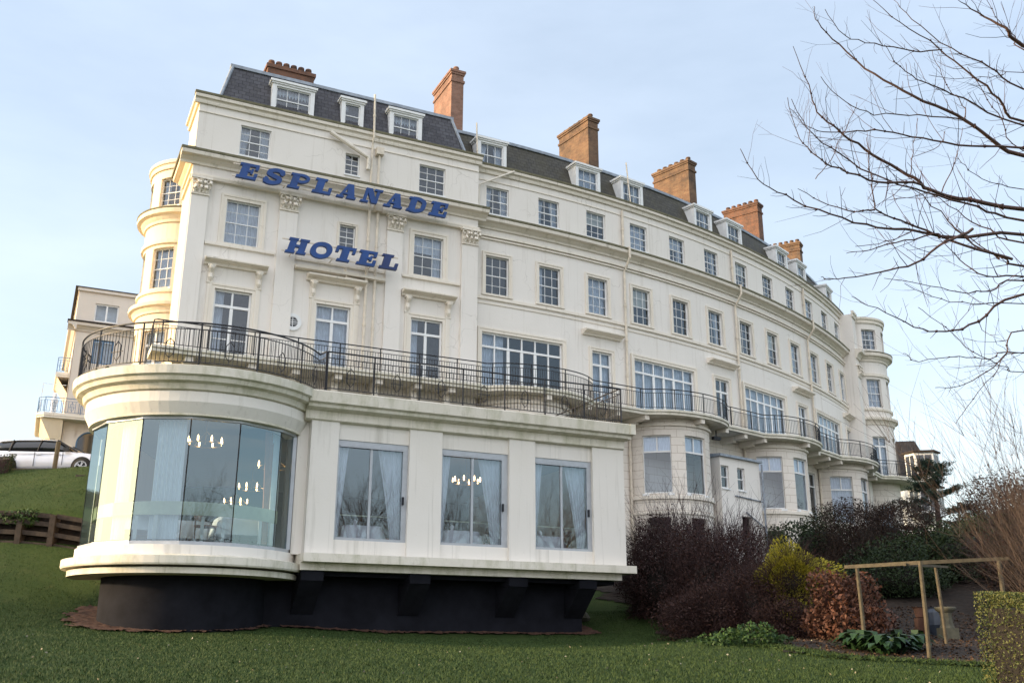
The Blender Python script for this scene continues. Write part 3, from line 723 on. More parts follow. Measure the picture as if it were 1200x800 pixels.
# ---- balcony: slab follows a line of offsets
def sm(x): x=max(0,min(1,x)); return x*x*(3-2*x)
def boff(s):
    o=1.55
    for c in BC:
        d=abs(s-c)
        if d<2.75: o=max(o,1.0+math.sqrt(max(0,1-(d/2.75)**2))*1.45)
    if s>31.0:
        d=abs(s-34.1); o=max(1.6,math.sqrt(max(0,1-(d/3.4)**2))*3.2)
    return o
edge=[]  # slab edge plan points
ns=150
for i in range(ns+1):
    s=-.3+(37.2+.3)*i/ns
    edge.append((s,boff(s)))
m=MB(); front=[(2.9,36-1.3),(15.2,36-1.3)]
plan=[(2.9,36.6)]+front+[AR(s,o,0)[:2] for s,o in edge]
inner=[(2.9,36.02),(15.2,36.02)]+[AR(s,-.02,0)[:2] for s,o in edge]
outer=plan[1:]
def ribbon_slab(m,outer,inner,z0,z1,lip=.07):
    n=len(outer)
    vs=[]
    for (a,b),(c,d) in zip(outer,inner):
        dx,dy=a-c,b-d; l=math.hypot(dx,dy) or 1; ex,ey=dx/l*lip,dy/l*lip
        vs+= [(c,d,z0),(a,b,z0),(a,b,z0+.1),(a+ex,b+ey,z0+.13),(a+ex,b+ey,z1),(c,d,z1)]
    k=6
    fs=[(i*k+j,i*k+(j+1)%k,(i+1)*k+(j+1)%k,(i+1)*k+j) for i in range(n-1) for j in range(k)]
    fs+=[tuple(range(k))[::-1],tuple((n-1)*k+j for j in range(k))]
    m.add(vs,fs)
ribbon_slab(m,outer,inner,11.28,11.5)
balc=hp(m,'balcony','coping',recalc=True)
def railing(path,z,h,name,parent,mat='iron',sp=.125,post=1.25,orn=True,double=True,zfun=None,rb=.011):
    """path: plan points in frame coordinates"""
    P=[Vector((x,y,0)) for x,y in path]; L_=[0]
    for a,b in zip(P,P[1:]): L_.append(L_[-1]+(b-a).length)
    tot=L_[-1]
    def at(d):
        d=max(0,min(tot-1e-6,d))
        import bisect
        i=max(0,bisect.bisect_right(L_,d)-1); i=min(i,len(P)-2)
        t=(d-L_[i])/((L_[i+1]-L_[i]) or 1); q=P[i].lerp(P[i+1],t); zz=z+(zfun(d/tot) if zfun else 0)
        return Vector((q.x,q.y,zz))
    m=MB(); n=max(2,int(tot/.2)); line=[at(tot*i/n) for i in range(n+1)]
    def off(dz): return [p+Vector((0,0,dz)) for p in line]
    m.tube(off(h),.024,6); m.tube(off(.09),.016,4)
    if double: m.tube(off(h-.17),.015,4)
    nb=int(tot/sp); 
    for i in range(nb+1):
        q=at(tot*i/nb); m.tube([q+Vector((0,0,.09)),q+Vector((0,0,h-(.17 if double else 0)))],rb,4,False)
    npst=max(1,round(tot/post))
    for i in range(npst+1):
        q=at(tot*i/npst); m.tube([q,q+Vector((0,0,h))],.024,5)
        if orn and i<npst:
            a=at(tot*(i+.5)/npst-.1);b=at(tot*(i+.5)/npst+.1); c=(a+b)/2
            m.tube([a+Vector((0,0,.3)),a+Vector((0,0,.58)),c+Vector((0,0,.7)),b+Vector((0,0,.58)),b+Vector((0,0,.3))],.014,5)
            d=at(tot*(i+.5)/npst-.19);e=at(tot*(i+.5)/npst+.19)
            m.tube([d+Vector((0,0,.42)),e+Vector((0,0,.42))],.013,4)
            m.tube([a+Vector((0,0,.3)),c+Vector((0,0,.18)),b+Vector((0,0,.3))],.013,5)
    return m.build(name,mat,parent)
railing([(2.95,36.0)]+[(x,y) for x,y in outer],11.5,.92,'railing',balc,orn=False,sp=.105,post=1.6,rb=.0095)
for u in (4.2,6.4,8.0,9.6,11.2,12.8,14.2):
    m=MB(); m.box(u-.14,u+.14,34.85,36,11.08,11.27); m.box(u-.12,u+.12,35.35,36,10.7,11.08); m.tube([(u,35.35,11.05),(u,35.75,10.6),(u,36,10.3)],[.1,.13,.1],8)
    hp(m,'corbel','moulding',balc,recalc=True)
for k in range(4):
    for ds in (-2.5,0,2.3,4.0):
        s=BC[k]+ds
        if s<-.2 or s>31 : continue
        o=boff(s)
        m=MB(); m.sbox(AR,s-.11,s+.11,0,o-.08,11.07,11.275); m.sbox(AR,s-.1,s+.1,0,o*.5,10.98,11.07); hp(m,'corbel','moulding',balc,recalc=True)
# flood lamp under the balcony
m=MB(); p=AR(12.1,1.3,10.6); m.box(p[0]-.2,p[0]+.2,p[1]-.1,p[1]+.1,10.75,10.9); m.tube([(p[0],p[1],10.9),(p[0],p[1],11.2)],.03,6); hp(m,'flood_lamp','iron',balc,recalc=True)
m=MB(); m.box(10.2,10.6,35.5,35.7,10.2,10.5); m.box(14.0,14.4,35.6,35.8,10.3,10.6); hp(m,'flood_lamp','iron',balc)
# dark recesses of the ground floor behind the terrace
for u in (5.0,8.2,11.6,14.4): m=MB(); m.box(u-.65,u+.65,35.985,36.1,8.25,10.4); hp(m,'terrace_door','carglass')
# ------------------------------------------------------------------ RESTAURANT EXTENSION
rest=thing('restaurant_extension','single storey cream dining room with curved glass corner on a dark navy base','restaurant',(9,29,1.8),uw=True)
RA=ABS[rest.name]
def rp(mb,name,mat,parent=None,**k): return mb.build(name,mat,parent or rest,**k)
DC=(3.85,27.8)
def DR(s,o,z):     # s in degrees, clockwise start; offset = radius
    a=R(s); return (DC[0]+o*math.cos(a),DC[1]+o*math.sin(a),z)
def B(s,o,z): return (s,26-o,z)
wins=[(7.27,9.34),(10.33,12.47),(13.33,15.32)]
m=MB()
for a,b in ((6.5,7.27),(9.34,10.33),(12.47,13.33),(15.32,16.44)): m.box(a,b,26.0,26.5,3.86,7.47)
m.box(15.9,16.42,26.5,36,3.86,7.5)
rp(m,'pilaster','block')
for a,b in wins:
    for z0,z1 in ((3.86,4.27),(6.99,7.47)): m=MB(); m.box(a,b,26.09,26.3,z0,z1); rp(m,'wall_panel','block')
PR=[(0,7.44),(.07,7.47),(.07,7.70),(.3,7.76),(.32,7.84),(.42,7.88),(.46,8.17),(.38,8.21),(-.6,8.21),(-.6,7.44)]
m=MB(); m.sweep(B,6.3,16.44,[(o,z) for o,z in PR[:8]]+[(-.6,8.2),(-.6,7.44)],20)
def BS(s,o,z): return (16.42+o*.5,s,z)
m.box(16.442,16.64,25.53,26.0,7.87,8.2); m.box(16.442,16.57,25.69,26.0,7.74,7.868); m.sweep(BS,26.0,35.9,[(o,z) for o,z in PR[:8]]+[(-.6,8.2),(-.6,7.44)],20)
rp(m,'entablature','coping',recalc=True)
m=MB()
m.box(6.4,16.56,25.62,26.6,3.64,3.86); m.box(6.4,16.2,25.9,26.6,3.44,3.64); rp(m,'plinth_slab','coping'); m=MB(); m.box(6.4,16.1,26.2,35,3.32,3.43); rp(m,'soffit','navy'); m=MB(); m.box(16.2,16.56,26.6,36,3.64,3.86)
rp(m,'plinth_slab','coping')
DPr=[(2.85,7.04),(2.88,7.28),(2.8,7.3),(2.86,7.34),(2.86,7.6),(3.05,7.66),(3.1,7.8),(3.24,7.84),(3.28,7.94),(3.36,7.98),(3.38,8.19),(3.3,8.22),(2.3,8.22),(2.3,7.04)]
m=MB(); m.sweep(DR,-208,-20,DPr,5); 
e=rp(m,'curved_entablature','coping',recalc=True)
m=MB(); m.sweep(DR,-208,-20,[(2.84,7.06),(2.99,7.36),(2.99,7.62),(2.84,7.66)],5); rp(m,'curved_fascia','block',recalc=True)
m=MB(); m.sweep(DR,-208,-22,[(2.2,3.42),(2.95,3.46),(2.81,3.58),(2.81,3.88),(2.2,3.88)],5); rp(m,'curved_sill_wall','block',recalc=True)
m=MB(); m.sweep(DR,-205,-24,[(2.0,3.39),(3.08,3.39),(3.1,3.43),(3.1,3.6),(2.8,3.66),(2.0,3.6)],5); m.sweep(DR,-205,-24,[(1.8,3.2),(2.93,3.2),(2.93,3.34),(1.8,3.36)],5)
rp(m,'curved_plinth_slab','coping',recalc=True)
a=DR(-207,2.7,0); m=MB(); m.prism([(a[0],a[1]),(a[0]+.25,a[1]),(4.3,36),(4.0,36)],3.42,8.15); rp(m,'flank_wall','flank')
m=MB(); m.prism([(1.5,29),(6,26.5),(16.4,26.5),(16.4,36),(4.1,36)],8.12,8.18); rp(m,'terrace_deck','stone')
m=MB(); m.lathe((DC[0],DC[1],8.1),[(3.0,0),(3.0,.06),(.01,.08)],30,R(-208),R(-20)); rp(m,'terrace_deck','stone')
# navy base
m=MB(); m.lathe((DC[0],DC[1],0),[(2.1,.8),(2.1,3.32)],36,R(-215),R(20))
rp(m,'curved_base_wall','navy',smooth=True); m=MB(); m.box(4.5,15.35,26.9,35.5,.8,3.4); rp(m,'base_wall','navy')
for u in (6.75,9.75,12.75,15.05):
    m=MB(); m.prism([(u-.3,25.95),(u+.3,25.95),(u+.3,26.88),(u-.3,26.88)],3.18,3.42)
    m.add([(u-.3,26.88,2.35),(u+.3,26.88,2.35),(u+.3,26.88,3.17),(u-.3,26.88,3.17),(u-.3,25.98,3.17),(u+.3,25.98,3.17)],[(0,1,5,4),(0,4,3),(1,2,5),(3,4,5,2),(0,3,2,1)])
    rp(m,'base_bracket','navy')
# dining windows
for k,(a,b) in enumerate(wins):
    a2,b2=a+.02,b-(.1 if k!=1 else .14)
    m=MB(); z0,z1=4.27,6.99; y0,y1=26.12,26.2; t=.05
    m.box(a2,a2+t,y0,y1,z0,z1); m.box(b2-t,b2+ (b-b2),y0,y1,z0,z1); m.box(a2+t,b2-t,y0-.003,y1,z0,z0+.07); m.box(a2+t,b2-t,y0-.003,y1,z1-.14,z1)
    c=(a2+b2)/2; m.box(c-.035,c+.035,y0+.01,y1-.01,z0+.07,z1-.14)
    m.box(a2+t,b2-t,y0-.03,y0-.003,z1-.19,z1-.15)
    w=rp(m,'window','alu')
    m=MB(); m.box(b2-.05,b2,26.06,26.12,5.3,5.52); rp(m,'handle','iron',w)
    m=MB(); m.add([(a2,26.165,z0),(b2,26.165,z0),(b2,26.165,z1),(a2,26.165,z1)],[(0,1,2,3)]); rp(m,'pane','glassd',w)
    for x0,x1,tt in ((a2,a2+.38,.55),(b2-.72,b2,-.62)):
        q=curtain_mb(x0,x1,z0,z1-.1,y=26.36,amp=.035,per=.14,tie=tt); rp(q,'curtain','drape',w,smooth=True)
    m=MB(); m.box(a2,b2,26.9,26.93,5.02,5.055); rp(m,'inner_rail','frost',w)
# curved glazing: seven flat frameless panes
J=[-206,-180,-154.5,-128.6,-103,-77,-48.8,-33]
m=MB()
for a,b in zip(J,J[1:]):
    p,q=DR(a,2.76,0),DR(b,2.76,0); p2,q2=DR(a,2.66,0),DR(b,2.66,0)
    for z0,z1 in ((3.87,3.97),(6.97,7.06)): m.prism([p[:2],q[:2],q2[:2],p2[:2]],z0,z1)
p=DR(-33,2.72,0); m.box(p[0]-.05,p[0]+.05,p[1]-.05,p[1]+.1,3.97,6.97)
cg=rp(m,'curved_window','alu',recalc=True)
for a,b in zip(J,J[1:]):
    p,q=DR(a+.25,2.71,0),DR(b-.25,2.71,0)
    m=MB(); m.add([(p[0],p[1],3.97),(q[0],q[1],3.97),(q[0],q[1],6.97),(p[0],p[1],6.97)],[(0,1,2,3)]); rp(m,'pane','glassb',cg)
    m=MB(); m.tube([(q[0],q[1],3.97),(q[0],q[1],6.97)],.012,4); rp(m,'glass_joint','iron',cg)
m=MB(); p=DR(-33,2.76,0); m.box(p[0]+.04,6.6,p[1]-.0,p[1]+.3,3.86,7.47); rp(m,'corner_pier','block')
# etched band rail inside the bow
m=MB(); m.sweep(DR,-200,-38,[(2.45,4.62),(2.47,4.62),(2.47,4.95),(2.45,4.95)],6); rp(m,'band_rail','frost',recalc=True)
m=MB()
for a in (-190,-160,-130,-118,-92,-80,-55,-44): p=DR(a,2.46,0); m.box(p[0]-.04,p[0]+.04,p[1]-.03,p[1]+.03,3.98,4.6)
rp(m,'rail_post','white')
def dcurt(a,b,mat,tie=0):
    q=MB(); n=30; zs=[3.98,5.0,6.0,7.0]; vs=[]
    for k,z in enumerate(zs):
        for i in range(n+1):
            t=i/n; an=b-(b-a)*t*(1-tie*(1-k/3)) if tie else a+(b-a)*t
            vs.append(DR(an,2.3+.035*math.sin(i*1.35),z))
    q.add(vs,[(k*(n+1)+i,k*(n+1)+i+1,(k+1)*(n+1)+i+1,(k+1)*(n+1)+i) for k in range(3) for i in range(n)]); rp(q,'curtain',mat,smooth=True)
dcurt(-124,-106,'drape'); dcurt(-153,-140,'drape'); dcurt(-44,-31,'drape',.3); dcurt(-52,-43,'redd',.5)
# room shell
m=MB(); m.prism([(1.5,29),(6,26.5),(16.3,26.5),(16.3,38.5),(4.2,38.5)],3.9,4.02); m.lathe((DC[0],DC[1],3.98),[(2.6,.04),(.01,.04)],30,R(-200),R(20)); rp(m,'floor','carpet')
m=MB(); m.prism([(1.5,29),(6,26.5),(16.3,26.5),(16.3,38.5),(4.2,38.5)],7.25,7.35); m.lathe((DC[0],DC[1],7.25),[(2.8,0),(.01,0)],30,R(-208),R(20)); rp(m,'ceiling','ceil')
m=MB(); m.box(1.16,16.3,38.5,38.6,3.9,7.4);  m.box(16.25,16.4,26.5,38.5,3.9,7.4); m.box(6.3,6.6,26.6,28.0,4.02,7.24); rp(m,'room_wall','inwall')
# terrace railing
arc=[DR(a,3.27,0)[:2] for a in range(-204,-31,4)]
path=arc+[(6.72,25.66),(16.62,25.66),(16.62,31.5)]
j=rest
railing(arc+[(6.7,25.66)],8.2,1.12,'railing',rest,post=1.55,rb=.011,sp=.11)
railing([(6.74,25.66),(16.2,25.66)],8.2,1.12,'railing',rest,post=1.42,rb=.011,sp=.11)
railing([(16.2,25.69),(16.2,33.0)],8.2,1.14,'railing',rest,post=1.4,rb=.012)
railing([(1.3,29.4),(3.9,34.5)],8.2,1.0,'stair_rail',rest,orn=False,zfun=lambda t:-.9*t)

# ------------------------------------------------------------------ dining tables, chairs, chandeliers
def table(u,w,lab,rot=0,z=4.02):
    t=thing('dining_table','','table',(u,w,z),rot,'dining tables behind the glass',uw=True); t['label']=lab
    m=MB(); n=28; vs=[]; 
    rings=[(0,.752,0),(.5,.752,0),(.56,.74,0),(.60,.6,.03),(.63,.42,.05),(.66,.27,.06)]
    for r,zz,wv in rings:
        for i in range(n):
            a=2*PI*i/n; k=1/max(abs(math.cos(a)),abs(math.sin(a))) if r else 1; k=min(k,1.3)
            rr=(r+wv*math.sin(i*3.1)*.6)*k*.98; vs.append((rr*math.cos(a),rr*math.sin(a),zz))
    m.add(vs,[(q*n+i,q*n+(i+1)%n,(q+1)*n+(i+1)%n,(q+1)*n+i) for q in range(5) for i in range(n)])
    m.build('tablecloth','cloth',t,local=True,smooth=True)
    m=MB(); m.lathe((0,0,0),[(.28,0),(.26,.03),(.05,.08),(.045,.7),(.3,.72)],12); m.build('pedestal','wood',t,local=True)
    return t
def tableware(u,w,z=4.78):
    pass
table(8.35,27.35,'white clothed dining table behind the left flat window'); table(11.35,27.3,'white clothed dining table behind the middle flat window'); table(14.25,27.5,'white clothed dining table behind the right flat window')
table(4.9,26.9,'white clothed dining table right of centre in the curved glass bow'); table(2.7,26.8,'white clothed dining table at the left side of the curved glass bow'); table(3.8,28.4,'white clothed dining table deeper inside the curved glass bow')
def chair(u,w,rot,lab,z=4.02):
    t=thing('dining_chair',lab,'chair',(u,w,z),rot,'wooden dining chairs',uw=True)
    m=MB(); m.box(-.21,.21,-.21,.21,.42,.47); m.build('seat','redd',t,local=True)
    for x,y in ((-.18,-.18),(.18,-.18)): 
        m=MB(); m.tube([(x,y,0),(x,y,.42)],.02,6); m.build('leg','wood',t,local=True)
    for x in (-.18,.18):
        m=MB(); m.tube([(x,.19,0),(x,.19,.45),(x,.26,.98)],.02,6); m.build('leg','wood',t,local=True)
    m=MB(); m.box(-.2,.2,.235,.265,.84,.98); m.box(-.17,.17,.215,.24,.6,.68)
    for x in (-.08,0,.08): m.tube([(x,.22,.66),(x,.245,.86)],.012,5)
    m.build('backrest','wood',t,local=True); return t
for u,w,r,l in ((9.25,27.45,-1.4,'wooden chair right of the table in the left flat window'),(12.25,27.5,-1.6,'wooden chair right of the table in the middle flat window'),(15.05,27.6,-1.5,'wooden chair right of the table in the right flat window'),
   (4.0,26.35,.9,'wooden chair between the tables in the curved glass bow'),(5.6,27.6,-.8,'wooden chair at the right end of the curved glass bow')): chair(u,w,r,l)
# small glasses on the tables: napkins standing
for u,w,l in ((8.2,27.2,'folded napkin on the table in the left flat window'),(11.15,27.15,'folded napkin on the table in the middle flat window'),(14.2,27.4,'folded napkin on the table in the right flat window'),(4.6,26.8,'folded napkin on the table at the right of the glass bow')):
    t=MB(); t.lathe((u,w,4.775),[(.06,0),(.045,.06),(.07,.14),(.01,.19)],8); o=t.build('napkin','cloth',None,org=(u,w,4.775)); o.location=PW(u,w,4.775); o.rotation_euler=(0,0,T); tag(o,l,'napkin','napkins on the dining tables')
def chand(u,w,z,lab):
    t=thing('chandelier',lab,'chandelier',(u,w,z),uw=True,group='lit chandeliers in the dining room')
    m=MB(); m.lathe((0,0,-.02),[(.44,0),(.46,.02),(.44,.04),(.42,.02),(.44,0)],24); m.tube([(0,0,0),(0,0,7.24-z)],.012,5)
    for k in range(3):
        a=k*2*PI/3; m.tube([(.44*math.cos(a),.44*math.sin(a),0),(0,0,.35)],.008,4)
    m.build('ring','brass',t,local=True)
    for k in range(8):
        a=k*2*PI/8+.2; b=MB(); b.lathe((.44*math.cos(a),.44*math.sin(a),.02),[(.014,0),(.024,.035),(.022,.11),(.004,.16)],8); b.build('bulb','glow',t,local=True)
chand(3.75,26.05,6.52,'large lit chandelier nearest the centre of the curved glass'); chand(6.1,28.7,6.5,'lit chandelier close to the right edge of the curved glass')
chand(6.4,33.2,6.5,'lit chandelier third from the front seen through the curved glass'); chand(6.6,37.0,6.5,'smallest lowest lit chandelier seen at the back of the curved glass'); chand(12.25,28.7,6.5,'lit chandelier seen through the middle flat window')

# ------------------------------------------------------------------ LETTERS
def box_(x0,x1,y0,y1): return [(x0,y0),(x1,y0),(x1,y1),(x0,y1)]
def rib(pts,w,closed=False,n=6):
    P=[Vector((x,y)) for x,y in pts]; out=[]
    k=len(P)
    rng=range(k if closed else k-1)
    for i in rng:
        p0=P[(i-1)%k] if closed or i>0 else P[0]; p1=P[i]; p2=P[(i+1)%k]; p3=P[(i+2)%k] if closed or i+2<k else P[-1]
        for j in range(n):
            t=j/n; out.append(.5*((2*p1)+(p2-p0)*t+(2*p0-5*p1+4*p2-p3)*t*t+(3*p1-p0-3*p2+p3)*t**3))
    if not closed: out.append(P[-1])
    return ('R',out,w,closed)
LT={
'E':[box_(.12,.5,.03,.97),box_(0,.92,.83,1),box_(0,.96,0,.17),box_(.4,.72,.43,.57),box_(.76,.92,.62,.85),box_(.8,.96,.15,.4),box_(.6,.72,.33,.67)],
'S':[rib([(.86,.7),(.78,.88),(.5,.93),(.24,.82),(.24,.64),(.5,.52),(.76,.4),(.78,.2),(.5,.07),(.22,.12),(.13,.32)],.25),box_(.78,.92,.62,.98),box_(.07,.2,.02,.4)],
'P':[box_(.1,.46,.03,.97),box_(0,.6,0,.15),box_(0,.45,.85,1),rib([(.35,.92),(.65,.92),(.86,.8),(.86,.62),(.65,.48),(.35,.48)],.17)],
'L':[box_(.12,.5,.03,.97),box_(0,.6,.85,1),box_(0,.94,0,.17),box_(.78,.94,.15,.45)],
'A':[[(.1,.05),(.26,.05),(.56,1),(.4,1)],[(.4,1),(.7,1),(.95,.05),(.56,.05)],box_(.25,.72,.26,.39),box_(0,.38,0,.14),box_(.52,1.0,0,.14)],
'N':[box_(.13,.29,.05,.97),box_(.73,.89,.05,.98),[(.13,1),(.45,1),(.89,.02),(.6,.02)],box_(0,.42,0,.13),box_(.58,1.02,.87,1)],
'D':[box_(.1,.44,.03,.97),rib([(.2,.92),(.55,.92),(.82,.76),(.86,.5),(.82,.24),(.55,.08),(.2,.08)],.23),box_(0,.3,.85,1),box_(0,.3,0,.15)],
'H':[box_(.08,.41,.05,.95),box_(.59,.92,.05,.95),box_(.36,.64,.42,.58),box_(0,.46,.86,1),box_(.54,1,.86,1),box_(0,.46,0,.14),box_(.54,1,0,.14)],
'O':[rib([(.5,.92),(.8,.8),(.9,.5),(.8,.2),(.5,.08),(.2,.2),(.1,.5),(.2,.8)],.27,True)],
'T':[box_(.31,.69,.03,.95),box_(0,1,.83,1),box_(0,.15,.58,.85),box_(.85,1,.58,.85),box_(.18,.82,0,.15)]}
def letter(ch,u,w,z,W,H,parent,mat,name,shear=.26,th=.13):
    m=MB()
    def tr(x,y): return (u+x*W+y*H*shear, z+y*H)
    for k,pol in enumerate(LT[ch]):
        e=.004*k
        if pol[0]=='R':
            _,pts,wd,cl=pol; n=len(pts); Lf=[];Rt=[]
            for i,p in enumerate(pts):
                a=pts[(i+1)%n] if cl or i+1<n else p; b=pts[(i-1)%n] if cl or i>0 else p
                d=(a-b).normalized(); nn=Vector((-d.y,d.x)); Lf.append(p+nn*wd/2*Vector((1,1)).x); Rt.append(p-nn*wd/2)
            vs=[]
            for p,q in zip(Lf,Rt):
                for y_ in (w-th-e,w):
                    for r in (p,q): a,b=tr(r.x,r.y); vs.append((a,y_,b))
            fs=[]
            for i in range(n if cl else n-1):
                a=4*i; b=4*((i+1)%n); fs+=[(a,b,b+1,a+1),(a+2,a+3,b+3,b+2),(a,a+2,b+2,b),(a+1,b+1,b+3,a+3)]
            if not cl: fs+=[(0,1,3,2),(4*n-4,4*n-2,4*n-1,4*n-3)]
            m.add(vs,fs)
        else:
            n=len(pol); q=[tr(x,y) for x,y in pol]
            m.add([(a,w-th-e,b) for a,b in q]+[(a,w,b) for a,b in q],[tuple(range(n)),tuple(range(n,2*n))[::-1]]+[(i,n+i,n+(i+1)%n,(i+1)%n) for i in range(n)])
    return m.build(name,mat,parent,recalc=True)
def sign(word,u0,pitch,z,W,H,label,last=None,wd=35.32):
    s=thing('hotel_sign',label,'sign',(u0,wd,z),uw=True)
    for k,c in enumerate(word):
        letter(c,u0+k*pitch,wd,z,W,H,s,last if (last and k==len(word)-1) else 'blue','letter')
    m=MB(); U1=u0+len(word)*pitch
    for zz in (z+.08,z+H-.06):
        m.box(u0-.1,U1-.1,wd+.01,wd+.05,zz,zz+.045)
    k=u0+.3
    while k<U1: m.box(k,k+.03,wd+.05,35.85 if z<18 else 35.6,z+.08,z+.11); k+=1.6
    m.build('mounting_rail','iron' if 0 else 'pipe',s)
    return s
sign('ESPLANADE',5.24,.985,18.64,.79,.65,'raised blue slab letters reading ESPLANADE below the main cornice')
sign('HOTEL',7.32,.94,15.93,.79,.63,'raised blue slab letters reading HOTEL between the second floor windows',last='blued')
# wide ledge behind the HOTEL letters
m=MB(); m.box(7.9,11.55,35.7,35.98,15.6,15.72); m.build('sign_ledge','moulding',hotel)
# ------------------------------------------------------------------ TERRAIN
ctl=[(0,-25,-.8),(-30,-25,-.8),(30,-25,-.8),(0,0,0),(0,8,.5),(-9,8,.5),(9,8,.5),(0,15,1.05),(-7.4,15,1.05),(7,15,1.02),(0,20,1.35),(-6,20,1.4),
(-12,20,1.75),(-20,20,2.4),(-11.8,27,2.5),(-13.2,24,2.3),(-18,25,3.3),(-25,31.5,4.7),(-17.4,31.0,4.5),(-13.5,31,4.3),(-15,28,3.5),
(3.4,30,1.75),(7,28,1.72),(5.6,25.5,1.68),(6.1,21,1.28),(9.6,20,1.14),(12,18,1.1),(9,26,1.7),(11.2,26,1.72),(14,32,2.6),(15,40,4.4),(10,34,2.9),(6,36,3.3),(12,45,5.0),(3,40,3.8),
(22,52,6),(30,75,8),(22,30,3),(30,20,2.5),(40,40,5),(-19,36.8,6.9),(-14.5,36.3,6.95),(-25,37,6.9)]
for u in (1.2,3.8,6.3,9,12,15.3): 
    x,y,_=PW(u,25.4 if u<6.4 else 26.4); ctl.append((x,y,1.83))
C=np.array(ctl,float)
def tk(r): return np.where(r>1e-9,r*r*np.log(np.maximum(r,1e-9)),0)
nC=len(C); D=np.hypot(C[:,None,0]-C[None,:,0],C[:,None,1]-C[None,:,1]); A=np.zeros((nC+3,nC+3)); A[:nC,:nC]=tk(D)+np.eye(nC)*.02
A[:nC,nC]=1;A[:nC,nC+1:nC+3]=C[:,:2];A[nC:,:nC]=A[:nC,nC:].T
wts=np.linalg.solve(A,np.concatenate([C[:,2],[0,0,0]]))
def sstep(x): x=np.clip(x,0,1); return x*x*(3-2*x)
def wall_y(X): return 31.6+(X+16)*(-.05)
def terr(X,Y):
    X=np.asarray(X,float);Y=np.asarray(Y,float); sh=X.shape; x=X.ravel();y=Y.ravel()
    xc=np.clip(x,-45,60); yc=np.clip(y,-30,80)
    r=np.hypot(xc[:,None]-C[None,:,0],yc[:,None]-C[None,:,1]); z=tk(r)@wts[:nC]+wts[nC]+wts[nC+1]*xc+wts[nC+2]*yc
    z=np.clip(z,-1.5,8.0)
    # step at the retaining wall on the left
    st=.85*sstep((y-wall_y(x)-.1)/.35)*sstep((-11.5-x)/1.5); z=z+st
    # level road and terrace at the top left
    k=sstep((y-36.6)/1.0)*sstep((-8-x)/3); z=z*(1-k)+7.9*k
    far=sstep((np.hypot(x,y-30)-60)/60); tgt=np.where(y>30,7.0,-1.0); z=z*(1-far)+tgt*far
    return z.reshape(sh)
def tz(x,y): return float(terr(np.array([x]),np.array([y]))[0])
xs=np.concatenate([np.array([-3000,-1200,-500,-250,-140,-90,-65]),np.arange(-50,-26,2.),np.arange(-26,20,.5),np.arange(20,60,2.),np.array([65,90,140,250,500,1200,3000])])
ys=np.concatenate([np.array([-3000,-1000,-400,-150,-80,-50]),np.arange(-40,8,4.),np.arange(8,46,.4),np.arange(46,90,3.),np.array([100,140,250,500,1200,3000,5000])])
XX,YY=np.meshgrid(xs,ys); ZZ=terr(XX,YY)
# grass material
m_,nt,out=newmat('lawn_grass')
v=coords(nt); n1=noise(nt,v,.45,5,.6); n2=noise(nt,v,16,6,.75); n3=noise(nt,coords(nt,scale=(1,.35,1)),2.2,5,.7)
c=mixc(nt,ramp(nt,n1,[(.32,(0,0,0)),(.68,(1,1,1))]),(.026,.050,.011),(.050,.074,.018))
c=mixc(nt,ramp(nt,n2,[(.35,(0,0,0)),(.7,(.75,.75,.75))]),c,(.026,.046,.012))
c=mixc(nt,ramp(nt,n3,[(.55,(0,0,0)),(.75,(.55,.55,.55))]),c,(.075,.08,.03))
prin(nt,out,c,.9,n2,.8,.03,spec=.15); M['grass']=m_
M['blade']=leafmat('grass_blade',(.02,.046,.010),(.062,.096,.024),.7)
m=MB(); nx,ny=len(xs),len(ys)
m.v=list(zip(XX.ravel().tolist(),YY.ravel().tolist(),ZZ.ravel().tolist()))
m.f=[(j*nx+i,j*nx+i+1,(j+1)*nx+i+1,(j+1)*nx+i) for j in range(ny-1) for i in range(nx-1)]; m.mi=[0]*len(m.f); m.uv=[None]*len(m.f)
struct(m.build('lawn','grass',smooth=True))
def drape(poly_fn,x0,x1,y0,y1,res,name,mat,lift=.02,bumpy=0,kind='structure'):
    gx=np.arange(x0,x1,res);gy=np.arange(y0,y1,res); X,Y=np.meshgrid(gx,gy); Z=terr(X,Y)+lift+(np.random.RandomState(2).rand(*X.shape)*bumpy if bumpy else 0)
    m=MB(); nx=len(gx); m.v=list(zip(X.ravel().tolist(),Y.ravel().tolist(),Z.ravel().tolist()))
    for j in range(len(gy)-1):
        for i in range(nx-1):
            if poly_fn(gx[i]+res/2,gy[j]+res/2): m.f.append((j*nx+i,j*nx+i+1,(j+1)*nx+i+1,(j+1)*nx+i)); m.mi.append(0); m.uv.append(None)
    return struct(m.build(name,mat,smooth=True),kind)
BED=[(4.6,33),(4.75,29.2),(5.35,26.0),(6.0,23.5),(6.9,21.7),(9.6,20.6),(14,20.3),(34,19),(34,46),(3.0,46),(3.4,36)]
def inpoly(x,y,P):
    c=False; j=len(P)-1
    for i in range(len(P)):
        if (P[i][1]>y)!=(P[j][1]>y) and x<(P[j][0]-P[i][0])*(y-P[i][1])/(P[j][1]-P[i][1])+P[i][0]: c=not c
        j=i
    return c
drape(lambda x,y: inpoly(x+.25*math.sin(y*2.3)+.12*math.sin(y*7),y+.2*math.sin(x*2.1)+.1*math.sin(x*6.3),BED),3,34,19,46,.12,'flower_bed','soil',.012,.05)
